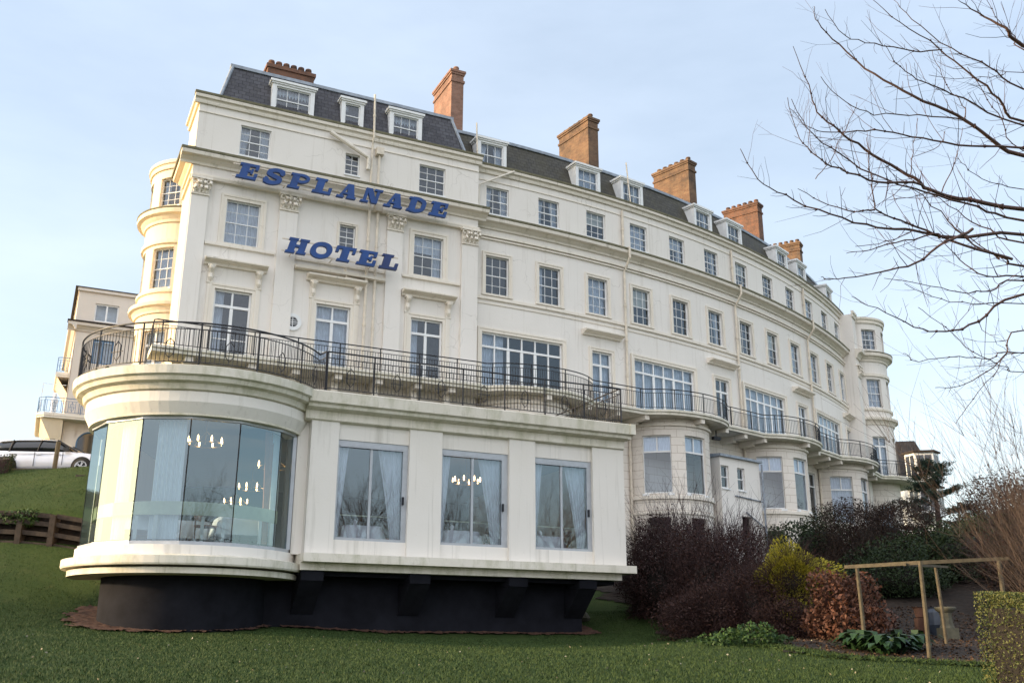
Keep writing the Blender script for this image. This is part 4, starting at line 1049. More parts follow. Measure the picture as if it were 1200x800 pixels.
def ring(x,y):
    u,w=UW(x,y); r=math.hypot(u-DC[0],w-DC[1]); a=math.degrees(math.atan2(w-DC[1],u-DC[0]))
    wd=.72 if (a<-160 or a>140) else (.72*max(0,min(1,(-95-a)/60))+.16)
    if u<6.2 and w<31: return r>1.9 and r<2.1+wd+.12*math.sin(a*.35)+.06*math.sin(a*1.3)
    return 6.0<u<15.9 and 26.62+.07*math.sin(u*4)+.05*math.sin(u*11)<w<27.1 or (15.0<u<15.9 and 26.6<w<28)
drape(ring,-14,5,24,36,.08,'bare_soil','rsoil',.03,.035)
m=MB(); m.add([(-60,37.6,7.93),(-8,37.6,7.93),(-8,50,7.93),(-60,50,7.93)],[(0,1,2,3)]); struct(m.build('road','asphalt'))
m=MB(); m.box(-60,-12.5,37.35,37.6,7.6,7.99); struct(m.build('kerb','stone'))

def leaves(name,mat,pts,size,parent=None,org=None,flat=0.0,seed=1,asp=.5,curl=True):
    """pts (n,3) world; one folded leaf (two triangles) each"""
    r=np.random.RandomState(seed); n=len(pts); pts=np.asarray(pts)
    a=r.normal(size=(n,3)); a[:,2]*=(1-flat); a/=np.linalg.norm(a,axis=1)[:,None]
    b=r.normal(size=(n,3)); b-=a*(a*b).sum(1)[:,None]; b/=np.linalg.norm(b,axis=1)[:,None]
    s=size*(.6+.8*r.rand(n))[:,None]
    v=np.stack([pts-a*s*.5, pts+b*s*asp*.5, pts+a*s*.5, pts-b*s*asp*.5],1).reshape(-1,3)
    me=bpy.data.meshes.new(name); base=np.array(org if org is not None else (ABS[parent.name] if parent else (0,0,0)),float)
    v=v-base
    me.vertices.add(4*n); me.vertices.foreach_set('co',v.ravel()); me.loops.add(4*n); me.loops.foreach_set('vertex_index',np.arange(4*n)); me.polygons.add(n)
    me.polygons.foreach_set('loop_start',np.arange(n)*4); me.materials.append(M[mat]); me.update(calc_edges=True); me.validate()
    o=bpy.data.objects.new(name,me); COL.objects.link(o)
    if parent: o.parent=parent; o.location=Vector(base)-ABS[parent.name]
    else: o.location=base
    return o
# grass blades on the part of the lawn nearest the camera
r=np.random.RandomState(4); n=250000
X=np.concatenate([r.uniform(-13,11,190000),r.uniform(-26,-11,60000),r.uniform(.5,5,25000)]); Y=np.concatenate([13.2+(r.rand(190000)**1.5)*15,r.uniform(22,37,60000),r.uniform(27,34,25000)]); n=len(X)
u=X*CT+Y*ST; w=-X*ST+Y*CT
keep=~((u>6)&(w>26.6)&(u<15.9))&~(np.hypot(u-DC[0],w-DC[1])<2.5)
keep&=np.array([not inpoly(a,b,BED) for a,b in zip(X,Y)])
keep&=np.abs(X)<Y*.56+1.0
X=X[keep];Y=Y[keep];n=len(X); Z=terr(X,Y)
a=r.rand(n)*2*PI; h=.02+.035*r.rand(n); wd=.006+.004*r.rand(n)
dx=np.cos(a)*wd;dy=np.sin(a)*wd; lx=r.normal(size=n)*.02; ly=r.normal(size=n)*.02
V=np.stack([np.stack([X-dx,Y-dy,Z],1),np.stack([X+dx,Y+dy,Z],1),np.stack([X+lx,Y+ly,Z+h],1)],1).reshape(-1,3)
me=bpy.data.meshes.new('grass'); me.vertices.add(3*n); me.vertices.foreach_set('co',V.ravel()); me.loops.add(3*n); me.loops.foreach_set('vertex_index',np.arange(3*n)); me.polygons.add(n)
me.polygons.foreach_set('loop_start',np.arange(n)*3); me.materials.append(M['blade']); me.update(calc_edges=True)
o=bpy.data.objects.new('grass',me); COL.objects.link(o); tag(o,'short green lawn grass in front of the dining room','grass'); o['kind']='stuff'


# ------------------------------------------------------------------ retaining wall, hedge, post, rocks
t=thing('retaining_wall','low dark timber crib wall with open cells below the left bank','retaining wall',(-17,31.5,4.5))
ydir=-.05
m1=MB();m2=MB()
x=-26.0
pl=[]
while x<-11.6:
    y=wall_y(x); z=tz(x,y-.45); pl.append((x,y,z)); x+=1.05
for i,(x,y,z) in enumerate(pl):
    m2=MB(); m2.box(x-.09,x+.09,y-.36,y+.3,z-.3,z+1.02); m2.build('post','sleeper',t)
m1=MB()
for (x0,y0,z0),(x1,y1,z1) in zip(pl,pl[1:]):
    for k,(a,b) in enumerate(((.0,.14),(.34,.48),(.66,.8),(.92,1.06))):
        m1.add([(x0+.09,y0-.28,z0+a),(x1-.09,y1-.28,z1+a),(x1-.09,y1-.28,z1+b),(x0+.09,y0-.28,z0+b),(x0+.09,y0-.1,z0+a),(x1-.09,y1-.1,z1+a),(x1-.09,y1-.1,z1+b),(x0+.09,y0-.1,z0+b)],[(0,1,2,3),(4,7,6,5),(0,4,5,1),(3,2,6,7),(0,3,7,4),(1,5,6,2)])
m1.build('rail','sleeper',t)
m1=MB()
for (x0,y0,z0),(x1,y1,z1) in zip(pl,pl[1:]): m1.add([(x0,y0-.06,z0-.3),(x1,y1-.06,z1-.3),(x1,y1+.05,z1+1),(x0,y0+.05,z0+1)],[(0,1,2,3)])
m1.build('earth_fill','soil',t)
M['ivy']=leafmat('ivy_leaf',(.02,.05,.012),(.05,.10,.025))
rr=np.random.RandomState(3)
def blob(c,rad,n,seed,shell=.35,zmin=None):
    r=np.random.RandomState(seed); d=r.normal(size=(n,3)); d/=np.linalg.norm(d,axis=1)[:,None]
    k=(1-shell*r.rand(n)**1.5)
    lump=1+.16*np.sin(d[:,0]*5+seed)+.13*np.sin(d[:,2]*7+seed*2)+.12*np.sin(d[:,1]*9+seed)
    p=np.array(c)+d*np.array(rad)*(k*lump)[:,None]
    if zmin is not None: p=p[p[:,2]>zmin]
    return p
for i,(x,dz) in enumerate(((-17.45,.95),(-15.45,.95))):
    y=wall_y(x)-.2; z=tz(x,y-.3)+dz
    o=leaves('trailing_plant','ivy',blob((x,y,z-.05),(.62,.28,.28),900,5+i),.09,org=(x,y,z-.3)); tag(o,['leafy green plant trailing over the timber wall at the picture edge','leafy green plant trailing over the timber wall beside the glass bow'][i],'plant','plants on the timber wall')
M['hedgel']=leafmat('dark_hedge_leaf',(.016,.032,.01),(.045,.07,.02))
def hedge(x0,y0,x1,y1,w,h,label,mat,seed,size=.06,n=9000,twig=None,name='hedge',rnd=.12):
    L_=math.hypot(x1-x0,y1-y0); dx,dy=(x1-x0)/L_,(y1-y0)/L_
    zb=tz((x0+x1)/2,(y0+y1)/2); t=thing(name,label,'hedge',((x0+x1)/2,(y0+y1)/2,zb))
    r=np.random.RandomState(seed); s=r.rand(n)*L_; face=r.rand(n)
    v=(r.rand(n)-.5)*w; z=r.rand(n)*h; top=face<.35; sd=(face>=.35)&(face<.85); en=face>=.85
    dep=(r.rand(n)**2)*.22
    z=np.where(top,h-dep,z); sg=np.sign(r.rand(n)-.5); v=np.where(sd,sg*(w/2-dep),v); s=np.where(en,np.where(sg>0,L_-dep,dep),s)
    wob=rnd*(np.sin(s*2.3+seed)+np.sin(z*3+s*1.1)+.5*np.sin(s*6))*.5
    v=v*(1+wob*.6); z=z*(1+.25*wob); gz=terr(x0+dx*s-dy*v,y0+dy*s+dx*v)
    p=np.stack([x0+dx*s-dy*v,y0+dy*s+dx*v,gz+z],1)
    leaves('foliage',mat,p,size,t,seed=seed)
    m=MB(); 
    k=max(2,int(L_/.5))
    for i in range(k):
        a=L_*i/k+.08 if i==0 else L_*i/k; b=L_*(i+1)/k-(.08 if i==k-1 else 0)
        q=[]
        for ss,vv in ((a,-w/2+.16),(b,-w/2+.16),(b,w/2-.16),(a,w/2-.16)):
            X_,Y_=x0+dx*ss-dy*vv,y0+dy*ss+dx*vv; q.append((X_,Y_,tz(X_,Y_)))
        m.add([(a_,b_,c_-.2) for a_,b_,c_ in q]+[(a_,b_,c_+h*.86) for a_,b_,c_ in q],[(0,1,2,3),(4,5,6,7),(0,1,5,4),(1,2,6,5),(2,3,7,6),(3,0,4,7)])
    m.build('branches','twigd' if twig is None else twig,t)
    return t
hedge(-26,34.9,-18.9,36.9,.9,.62,'low clipped dark green hedge at the left edge below the parked car','hedgel',3,.05,9000)
t=MB(); zb=tz(-17.3,36.9); t.tube([(-17.3,36.9,zb-.1),(-17.28,36.9,zb+1.02)],[.085,.08],8); o=t.build('wooden_post','post',org=(-17.3,36.9,zb)); tag(o,'short round wooden post on the grass bank in front of the car','post')
def rock(x,y,r_,lab,seed,mat='stone',sq=.6):
    m=MB(); q=random.Random(seed); n=8; ph=[q.uniform(.75,1.2) for _ in range(64)]
    vs=[];k=0
    for i in range(5):
        a=PI*(i+.5)/5-.0
        for j in range(n):
            f=ph[k%64]; k+=1; vs.append((x+r_*f*math.sin(a)*math.cos(2*PI*j/n),y+r_*f*math.sin(a)*math.sin(2*PI*j/n),tz(x,y)+r_*sq*(.3+math.cos(a)*f)))
    m.add(vs,[(i*n+j,i*n+(j+1)%n,(i+1)*n+(j+1)%n,(i+1)*n+j) for i in range(4) for j in range(n)]+[tuple(range(n)),tuple(range(4*n,5*n))])
    o=m.build('rock',mat,org=(x,y,tz(x,y))); return tag(o,lab,'rock')
x,y,_=PW(16.1,28.6); rock(x,y,.42,'grey rock lying just behind the right end of the navy base',4)
for i,(x,y,r_,l) in enumerate(((5.3,25.5,.13,'small pale stone at the foot of the dark shrub, left one of two'),(5.65,25.3,.16,'small pale stone at the foot of the dark shrub, right one of two'))): rock(x,y,r_,l,i+9)

# ------------------------------------------------------------------ CAR
def car(x,y,z):
    t=thing('parked_car','white estate car parked at the top of the grass bank beside the hotel','car',(x,y,z))
    def loft(sts,mat,name,par=t,smooth=True):
        m=MB(); n=len(sts[0][1])
        for X,pr in sts: m.v+=[(X,a,b) for a,b in pr]
        for i in range(len(sts)-1):
            for k in range(n): m.f.append((i*n+k,(i+1)*n+k,(i+1)*n+(k+1)%n,i*n+(k+1)%n)); m.mi.append(0); m.uv.append(None)
        m.f+=[tuple(range(n)),tuple(len(m.v)-n+k for k in range(n))[::-1]]; m.mi+=[0,0]; m.uv+=[None,None]
        return m.build(name,mat,par,local=True,smooth=smooth,recalc=True)
    def sec(hw,zt,zb=.22,crown=.04): 
        return [(-hw*.92,zb),(-hw,zb+.16),(-hw*1.0,zb+.42),(-hw*.97,zt-.07),(-hw*.86,zt),(0,zt+crown),(hw*.86,zt),(hw*.97,zt-.07),(hw,zb+.42),(hw,zb+.16),(hw*.92,zb),(0,zb)]
    loft([(-2.38,sec(.72,.78,.42)),(-2.3,sec(.84,.95,.3)),(-1.9,sec(.9,1.0)),(-.5,sec(.92,.97)),(.75,sec(.92,.95)),(1.2,sec(.91,.92)),(1.7,sec(.89,.86)),(2.1,sec(.84,.78)),(2.32,sec(.74,.66,.26)),(2.4,sec(.58,.58,.32))],'carpaint','body')
    def gs(hw,z0,z1,ti): return [(-hw,z0),(-hw+ti,z1-.03),(-hw+ti+.1,z1),(hw-ti-.1,z1),(hw-ti,z1-.03),(hw,z0)]
    loft([(-2.25,gs(.78,.93,1.0,.03)),(-1.95,gs(.82,.93,1.36,.16)),(-1.2,gs(.84,.93,1.425,.18)),(-.2,gs(.85,.93,1.43,.18)),(.35,gs(.85,.93,1.39,.18)),(1.25,gs(.8,.9,.945,.03))],'carglass','cabin_glass')
    loft([(-2.1,[(-.6,1.3),(.6,1.3),(.6,1.33),(-.6,1.33)]),(-1.9,[(-.66,1.37),(.66,1.37),(.6,1.42),(-.6,1.42)]),(-1.2,[(-.68,1.415),(.68,1.415),(.58,1.455),(-.58,1.455)]),(-.2,[(-.69,1.42),(.69,1.42),(.58,1.46),(-.58,1.46)]),(.3,[(-.68,1.39),(.68,1.39),(.58,1.43),(-.58,1.43)])],'carpaint','roof')
    for sx in (-1,1):
        m=MB(); 
        m.tube([(1.2,sx*.835,.94),(.33,sx*.69,1.41)],.035,5)
        m.tube([(-.35,sx*.868,.94),(-.3,sx*.69,1.425)],.02,5); m.tube([(-1.45,sx*.86,.94),(-1.4,sx*.68,1.42)],.03,5); m.tube([(-1.9,sx*.82,1.0),(-.2,sx*.69,1.475),(.2,sx*.69,1.46)][1:],.012,4)
        m.build('pillar','carpaint' if 0 else 'iron',t,local=True)
        m=MB(); m.box(.72,.95,sx*.95-.07,sx*.95+.07,.95,1.08); m.build('mirror','iron',t,local=True)
        m=MB(); m.box(-.42,-.4,sx*.925-.004,sx*.925+.004,.35,.92); m.box(.68,.7,sx*.925-.004,sx*.925+.004,.4,.92); m.box(-1.4,.6,sx*.93-.006,sx*.93+.006,.83,.845); m.build('door_seam','iron',t,local=True)
        m=MB(); m.box(-.35,-.15,sx*.93-.02,sx*.93+.02,.8,.83); m.box(.45,.62,sx*.93-.02,sx*.93+.02,.79,.82); m.build('door_handle','carpaint',t,local=True)
        m=MB(); m.box(2.1,2.3,sx*.72-.12,sx*.72+.06,.6,.7); m.build('headlight','rim',t,local=True)
        for wx in (-1.45,1.45):
            def ringm(prof,n=24):
                q=MB(); q.lathe((0,0,0),prof,n); q.v=[(wx+a,sx*(.84)+sx*c,.33+b) for a,b,c in q.v]; return q
            ringm([(.40,-.1),(.40,.083),(.3,.084)]).build('wheel_arch','tyre',t,local=True)
            w=ringm([(.2,.10),(.24,.11),(.31,.11),(.33,.08),(.33,-.1)]).build('wheel','tyre',t,local=True,smooth=True)
            q=ringm([(.225,.1),(.24,.115),(.2,.11)])
            for k in range(5):
                for e in (-.16,.16):
                    a=k*2*PI/5+e; q.tube([(wx,sx*.95,.33),(wx+.22*math.cos(a),sx*.955,.33+.22*math.sin(a))],.017,4)
            q.build('rim','rim',w,local=True)
            ringm([(.2,.07),(.01,.07)]).build('brake_disc','iron',w,local=True)
car(-18.15,38.7,7.80)
# small van nose / second vehicle is not visible

# ------------------------------------------------------------------ LEFT BUILDING
W0=65.7
lb=thing('apartment_building','pale beige seaside building with blue balconies beyond the parked car','building',(3,W0+4,7.9),uw=True)
def LB(s,o,z): return (.85+s,W0-o,z)
def LF(s,o,z): return (.85-o,W0-s,z)
def lp(mb,name,mat,parent=None,**k): return mb.build(name,mat,parent or lb,**k)
m=MB(); m.wall(LB,0,14,7,20.9,[(1.1,2.35,18.6,20.2),(1.1,2.3,11,14.0)],step=20,rev=.3); m.wall(LF,-12,0,7,20.9,step=20); lp(m,'wall','bstone')
m=MB(); m.wall(lambda s,o,z:LB(s,o,z),-.1,14,20.9,23.4,[(.95,2.4,21.4,22.6)],step=20); m.wall(LF,-12,0,20.9,23.4,step=20,off=.1); lp(m,'attic_wall','bstone')
m=MB(); m.sweep(LB,-.5,14,cornice_prof(20.6,21.1,.45),20); m.sweep(LF,-12,.45,cornice_prof(20.6,21.1,.45),20); m.sweep(LB,-.2,14,[(0,23.3),(.15,23.3),(.15,23.5),(0,23.5)],20); m.sweep(LF,-12,.1,[(0,23.3),(.15,23.3),(.15,23.5),(0,23.5)],20); lp(m,'cornice','bstone',recalc=True)
m=MB(); m.box(.3,15,W0-.5,W0+.1,21.1,21.2); m.box(.5,15,W0-.2,W0+12,23.5,23.56); lp(m,'roof','sleeper')
m=MB(); m.sbox(LB,.05,.75,0,.14,7.5,20.5,20); m.sbox(LB,-.0,.0+.02,0,.1,7,20,20); lp(m,'pilaster','bstone')
def lwin(s0,s1,z0,z1,fm,two=True):
    m=MB(); t=.09; a,b=LB(s0,-.1,z0),LB(s1,-.1,z1); y=a[1]
    m.box(a[0],a[0]+t,y,y+.1,z0,z1); m.box(b[0]-t,b[0],y,y+.1,z0,z1); m.box(a[0]+t,b[0]-t,y,y+.1,z0,z0+t); m.box(a[0]+t,b[0]-t,y,y+.1,z1-t,z1)
    if two: c=(a[0]+b[0])/2; m.box(c-.05,c+.05,y,y+.1,z0+t,z1-t)
    o=lp(m,'window',fm); m=MB(); m.add([(a[0],y+.05,z0),(b[0],y+.05,z0),(b[0],y+.05,z1),(a[0],y+.05,z1)],[(0,1,2,3)]); lp(m,'pane','glass',o)
    m=MB(); m.add([(a[0],y+.5,z0),(b[0],y+.5,z0),(b[0],y+.5,z1),(a[0],y+.5,z1)],[(0,1,2,3)]); lp(m,'blind','net',o)
lwin(.95,2.4,21.4,22.6,'white'); lwin(1.1,2.35,18.6,20.2,'bluei')
# arched window
m=MB(); c=2.0
ou=[];inn=[]
for k in range(13): a=PI*k/12; ou.append((c+.95*math.cos(a),13.4+.95*math.sin(a))); inn.append((c+.75*math.cos(a),13.4+.75*math.sin(a)))
vs=[];fs=[]
pts_o=[(c+.95,9.5)]+ou+[(c-.95,9.5)]; pts_i=[(c+.75,9.5)]+inn+[(c-.75,9.5)]
for (a,b),(d,e) in zip(pts_o,pts_i): 
    for yy in (W0-.12,W0+.0): vs+= [(.85+a-.35,yy,b),(.85+d-.35,yy,e)]
n=len(pts_o)
for i in range(n-1): a=4*i;b=a+4; fs+=[(a,b,b+1,a+1),(a+2,a+3,b+3,b+2),(a,a+2,b+2,b),(a+1,b+1,b+3,a+3)]
m.add(vs,fs); ar=lp(m,'arched_window','bstone',recalc=True)
m=MB(); m.add([(.85+d-.35,W0-.05,e) for d,e in pts_i],[tuple(range(n))]); lp(m,'pane','carglass',ar)
m=MB(); m.tube([(.85+d-.35,W0-.08,e) for d,e in pts_i],.06,5); m.box(.85+c-.35-.75,.85+c-.35+.75,W0-.12,W0-.06,12.1,12.2); lp(m,'window_frame','bluei',ar)
# balconies
def lbal(s0,s1,z,pr,side,nm='balcony'):
    m=MB(); 
    if side: # wraps the left flank
        outer=[(.85-1.5,W0+6),(.85-1.5,W0-.6),(.85-1.1,W0-1.0),(.85+s1,W0-1.0)]; inner=[(.85,W0+6),(.85,W0),(.85,W0),(.85+s1,W0)]
    else: outer=[(.85-.75,W0+5),(.85-.75,W0+.4),(.85,W0+.3)]; inner=[(.86,W0+5),(.86,W0+.5),(.86,W0+.4)]
    ribbon_slab(m,outer,inner,z-.3,z,.05); b=lp(m,nm,'moulding',recalc=True)
    railing(outer,z,.95,'railing',b,'bluei',sp=.2,post=1.0,rb=.02)
    m=MB()
    if side:
        m.add([(.85-1.3,W0-.8,z-.3),(.85,W0-.01,z-2.6),(.85,W0+5,z-2.6),(.85-1.3,W0+5,z-.3),(.85,W0-.8,z-.3)],[(0,1,2,3),(0,4,1)])
    else: m.add([(.85-.7,W0+.4,z-.3),(.85,W0+.4,z-1.3),(.85,W0+4,z-1.3),(.85-.7,W0+4,z-.3)],[(0,1,2,3),(0,1,1)]) if 0 else m.add([(.85-.7,W0+.4,z-.3),(.85,W0+.4,z-1.3),(.85,W0+4,z-1.3),(.85-.7,W0+4,z-.3)],[(0,1,2,3)])
    lp(m,'bracket','flank',b)
lbal(0,8,15.0,1,True); lbal(0,0,17.9,1,False)
# pale statue and a thin white awning frame on the balcony
u0,w0=.2,W0-.5
st=thing('statue','small white garden statue standing on the lower blue balcony','statue',(u0,w0,15.0),uw=True)
m=MB(); m.lathe((0,0,0),[(.2,0),(.16,.15),(.14,.5),(.2,.75),(.19,.95),(.08,1.05),(.11,1.15),(.1,1.28),(.02,1.36)],12); m.build('figure','white',st,local=True,smooth=True)
st=thing('awning_frame','thin white empty awning frame above the lower blue balcony','frame',(.0,W0,15.0),uw=True)
m=MB(); m.tube([(-.55,-.2,0),(-.55,-.2,1.95),(.75,-.2,1.95)],.025,4); m.tube([(-.55,-.2,1.95),(-.55,2.5,1.95)],.025,4); m.build('bar','white',st,local=True)

# ------------------------------------------------------------------ RIGHT FAR HOUSE
rh=thing('far_house','bay-fronted house with dark roof glimpsed past the far round tower','house',(34.6,78,6),-.2)
m=MB(); m.box(-3.2,-.6,0,8,0,8.2); m.build('wall','white',rh,local=True)
m=MB(); m.add([(-3.3,-.1,8.2),(-.5,-.1,8.2),(-.5,8,8.2),(-3.3,8,8.2),(-3.1,2,11.8),(-1.6,2,11.8)],[(0,1,5,4),(2,3,4,5),(0,4,3),(1,2,5)]); m.build('roof','slate',rh,local=True)
for z0 in (5.2,8.0):
    m=MB(); m.prism([(-2.9,0),(-2.3,-.9),(-.9,-.9),(-.3,0)],z0,z0+2.3) ; b=m.build('bay','white',rh,local=True)
    m=MB()
    for (ax,ay),(bx,by) in (((-2.9,0),(-2.3,-.9)),((-2.3,-.9),(-.9,-.9)),((-.9,-.9),(-.3,0))):
        nx_,ny_=(by-ay),-(bx-ax); l=math.hypot(nx_,ny_); nx_*=.012/l; ny_*=.012/l
        for t0,t1 in ((.1,.47),(.53,.9)):
            m.add([(ax+(bx-ax)*t0+nx_,ay+(by-ay)*t0+ny_,z0+.5),(ax+(bx-ax)*t1+nx_,ay+(by-ay)*t1+ny_,z0+.5),(ax+(bx-ax)*t1+nx_,ay+(by-ay)*t1+ny_,z0+2.1),(ax+(bx-ax)*t0+nx_,ay+(by-ay)*t0+ny_,z0+2.1)],[(0,1,2,3)])
    m.build('pane','carglass',b,local=True)
    m=MB(); m.prism([(-3.1,.1),(-2.4,-1.1),(-.8,-1.1),(-.1,.1)],z0+2.3,z0+2.45); m.build('bay_roof','sleeper',b,local=True)
# ------------------------------------------------------------------ CAMERA
p_,r_=R(17.13),R(.13); Fv=Vector((0,math.cos(p_),math.sin(p_))); Rv=Vector((1,0,0)); Uv=Vector((0,-math.sin(p_),math.cos(p_)))
c_,s_=math.cos(r_),math.sin(r_); RR=c_*Rv+s_*Uv; UU=-s_*Rv+c_*Uv
cd=bpy.data.cameras.new('camera'); cam=bpy.data.objects.new('camera',cd); COL.objects.link(cam)
cam.matrix_world=Matrix(((RR.x,UU.x,-Fv.x,0),(RR.y,UU.y,-Fv.y,0),(RR.z,UU.z,-Fv.z,1.6),(0,0,0,1)))
cd.sensor_width=36; cd.lens=1150/1200*36; cd.clip_start=.1; cd.clip_end=8000; scene.camera=cam
def at(x,y,Y):
    d=RR*((x-600)/1150)+UU*((400-y)/1150)+Fv; k=Y/d.y; return Vector((d.x*k,Y,1.6+d.z*k))
# ------------------------------------------------------------------ bare trees
def wob(a,b,n,amt,rr,sag=0):
    out=[]; a=Vector(a);b=Vector(b); L_=(b-a).length
    for i in range(n+1):
        t=i/n; q=a.lerp(b,t)
        if 0<i<n: q+=Vector((rr.gauss(0,1),rr.gauss(0,1),rr.gauss(0,1)))*amt*L_
        q.z+=-sag*L_*4*t*(1-t); out.append(q)
    return out
def grow(m,p,d,L_,r,depth,rr,up=.15,spread=.55,kids=3):
    d=d.normalized(); pts=[p]; q=p.copy(); dd=d.copy(); n=4
    for i in range(n):
        dd=(dd+Vector((rr.gauss(0,.12),rr.gauss(0,.12),rr.gauss(0,.08)+up*.3))).normalized(); q=q+dd*L_/n; pts.append(q.copy())
    rad=[r*(1-.55*i/n) for i in range(n+1)]
    m.tube(pts,rad,5 if r>.03 else 3,False)
    if depth==0: return
    for k in range(kids+ (1 if rr.random()<.5 else 0)):
        t=rr.uniform(.35,1); i=min(n-1,int(t*n)); b=pts[i].lerp(pts[i+1],t*n-i)
        a=Vector((rr.gauss(0,1),rr.gauss(0,1),rr.gauss(0,.6))); nd=(dd+a.normalized()*spread*rr.uniform(.8,1.5)).normalized()
        grow(m,b,nd,L_*rr.uniform(.55,.8),rad[i]*.62,depth-1,rr,up,spread,kids)
    grow(m,pts[-1],dd,L_*.7,rad[-1],depth-1,rr,up,spread,kids)
def bare_tree(x,y,h,label,seed,depth=4,r=.16,group=None,mat='bark'):
    z=tz(x,y); t=thing('bare_tree',label,'tree',(x,y,z),0,group); rr=random.Random(seed)
    m=MB(); m.tube([(x,y,z-.2),(x+.05,y,z+h*.13),(x+.02,y+.05,z+h*.28)],[r*1.4,r,r*.85],9); m.build('trunk',mat,t,smooth=True)
    m=MB(); top=Vector((x+.02,y+.05,z+h*.27))
    for k in range(5):
        a=k*2*PI/5+rr.random(); grow(m,top,Vector((math.cos(a)*.75,math.sin(a)*.75,1.1)),h*.3,r*.6,depth,rr)
    m.build('crown',mat,t); return t
# reflected in the dining-room glass: trees standing behind the photographer
sp=[(6,-9,12),(13,-11,11),(19,-8,10.5),(25,-12,11.5),(31,-9,10.5),(37,-13,11.5),(-3,-14,11)]
labs=['bare tree reflected in the middle panes of the curved glass','bare tree reflected at the right panes of the curved glass','bare tree reflected at the left side of the first flat window','bare tree reflected in the right half of the first flat window','bare tree reflected in the middle flat window','bare tree reflected in the right flat window','bare tree reflected low in the left panes of the curved glass']
prot=[]
for i,(u,w,h) in enumerate(sp):
    x,y,_=PW(u,w)
    if i<2: prot.append(bare_tree(x,y,h,labs[i],31+i,4,.15,'bare trees reflected in the glass'))
    else:
        dup(prot[i%2],(x,y,tz(x,y)),i*1.3,labs[i],h/10.)
# ---- foreground tree on the right: trunk outside the frame, boughs reach in (traced)
tx,ty=8.6,9.8; tzg=tz(tx,ty)
ft=thing('foreground_tree','bare brown branches of a near tree reaching in from the right edge','tree',(tx,ty,tzg))
rr=random.Random(11)
m=MB(); m.tube([(tx+.15,ty,tzg-.2),(tx,ty,tzg+1.2),(tx-.1,ty-.05,tzg+2.6),(tx-.15,ty-.05,tzg+4.0),(tx-.1,ty,tzg+5.6),(tx,ty,tzg+7.2)],[.24,.19,.17,.15,.1,.05],10); m.build('trunk','bark',ft,smooth=True)
za=lambda P:[(860+a/2.6676,b/2.6676) for a,b in P]; zb=lambda P:[(900+a/2.5,280+b/2.5) for a,b in P]
BR_=[ # polyline, radius at root (last point), depth at tip, depth at root
(za([(20,465),(75,560),(160,610),(300,670),(450,710),(560,720),(680,742),(907,735)]),.028,8.2,9.3),
(za([(168,305),(205,430),(260,490),(330,530),(450,570),(560,572),(600,590)]),.016,8.0,8.8),
(za([(185,145),(235,270),(260,350),(330,410),(410,465),(520,530),(600,585),(700,620),(907,650)]),.034,8.4,9.5),
(za([(250,20),(262,70),(330,140),(440,235),(560,300),(700,360),(800,430),(907,485)]),.034,8.8,9.6),
(za([(435,0),(520,70),(640,150),(740,230),(830,310),(907,380)]),.024,9.2,9.9),
(za([(500,0),(560,60),(680,150),(800,210),(907,275)]),.018,9.5,9.9),
(za([(700,0),(760,40),(850,90),(907,140)]),.042,9.0,9.4),
(za([(175,340),(240,400),(330,415),(440,408),(560,425),(700,452),(907,462)]),.018,8.6,9.3),
(za([(285,30),(345,110),(440,138),(560,160),(650,155)]),.010,8.5,9.3),
(za([(470,140),(520,210),(600,260),(720,310),(907,390)]),.017,9.0,9.8),
(za([(272,240),(350,320),(440,355),(580,360),(720,375)]),.009,8.2,9.1),
(za([(200,590),(270,630),(380,660),(440,655)]),.010,8.4,8.8),
(za([(415,430),(420,500),(430,560),(445,650),(520,690),(600,720),(720,770),(870,810)]),.016,8.4,9.2),
(za([(575,370),(560,480),(552,545)]),.006,8.9,8.9),
(za([(715,400),(690,510),(650,600)]),.007,9.0,9.1),
(za([(180,310),(230,400),(300,460),(440,545),(600,600),(760,650),(907,690)]),.019,8.1,9.3),
(za([(620,160),(650,240),(715,330),(720,370)]),.007,9.2,9.2),
(za([(385,320),(350,400),(300,500),(255,560)]),.005,8.6,8.6),
(za([(790,0),(830,70),(880,120),(907,160)]),.012,9.6,9.9),
(za([(600,590),(700,660),(800,720),(907,760)]),.018,9.0,9.3),
(za([(520,560),(620,640),(720,740),(830,810)]),.012,8.8,9.2),
(za([(560,490),(640,460),(660,410)]),.005,8.8,8.9),
(za([(380,770),(480,755),(560,720)]),.006,8.5,8.8),
(za([(700,480),(720,520),(800,570),(907,590)]),.008,9.2,9.6),
(za([(730,210),(780,290),(840,380),(907,470)]),.010,9.4,9.8),
(za([(610,235),(720,245),(830,235),(907,230)]),.007,9.1,9.6),
(zb([(155,112),(200,118),(330,98),(430,70),(520,10),(600,-30)]),.017,8.3,9.0),
(zb([(230,42),(300,30),(400,5),(500,-15)]),.010,8.6,9.0),
(zb([(245,168),(320,205),(430,255),(520,270),(620,240),(750,165)]),.020,8.5,9.4),
(zb([(340,115),(450,132),(560,155),(650,150),(750,120)]),.013,8.5,9.3),
(zb([(400,130),(480,170),(600,190),(750,190)]),.010,8.9,9.4),
(zb([(395,335),(440,355),(560,345),(650,350),(750,330)]),.009,8.8,9.4),
(zb([(490,435),(560,430),(640,390),(700,330),(750,270)]),.012,8.9,9.4),
(zb([(500,0),(560,60),(640,110),(750,110)]),.018,9.0,9.4),
(zb([(560,-30),(620,20),(700,60),(750,80)]),.022,9.2,9.4),
(zb([(440,200),(520,260),(600,330),(700,380),(750,390)]),.008,8.8,9.4),
(zb([(550,540),(600,470),(660,400),(750,330)]),.006,8.8,9.4),
]
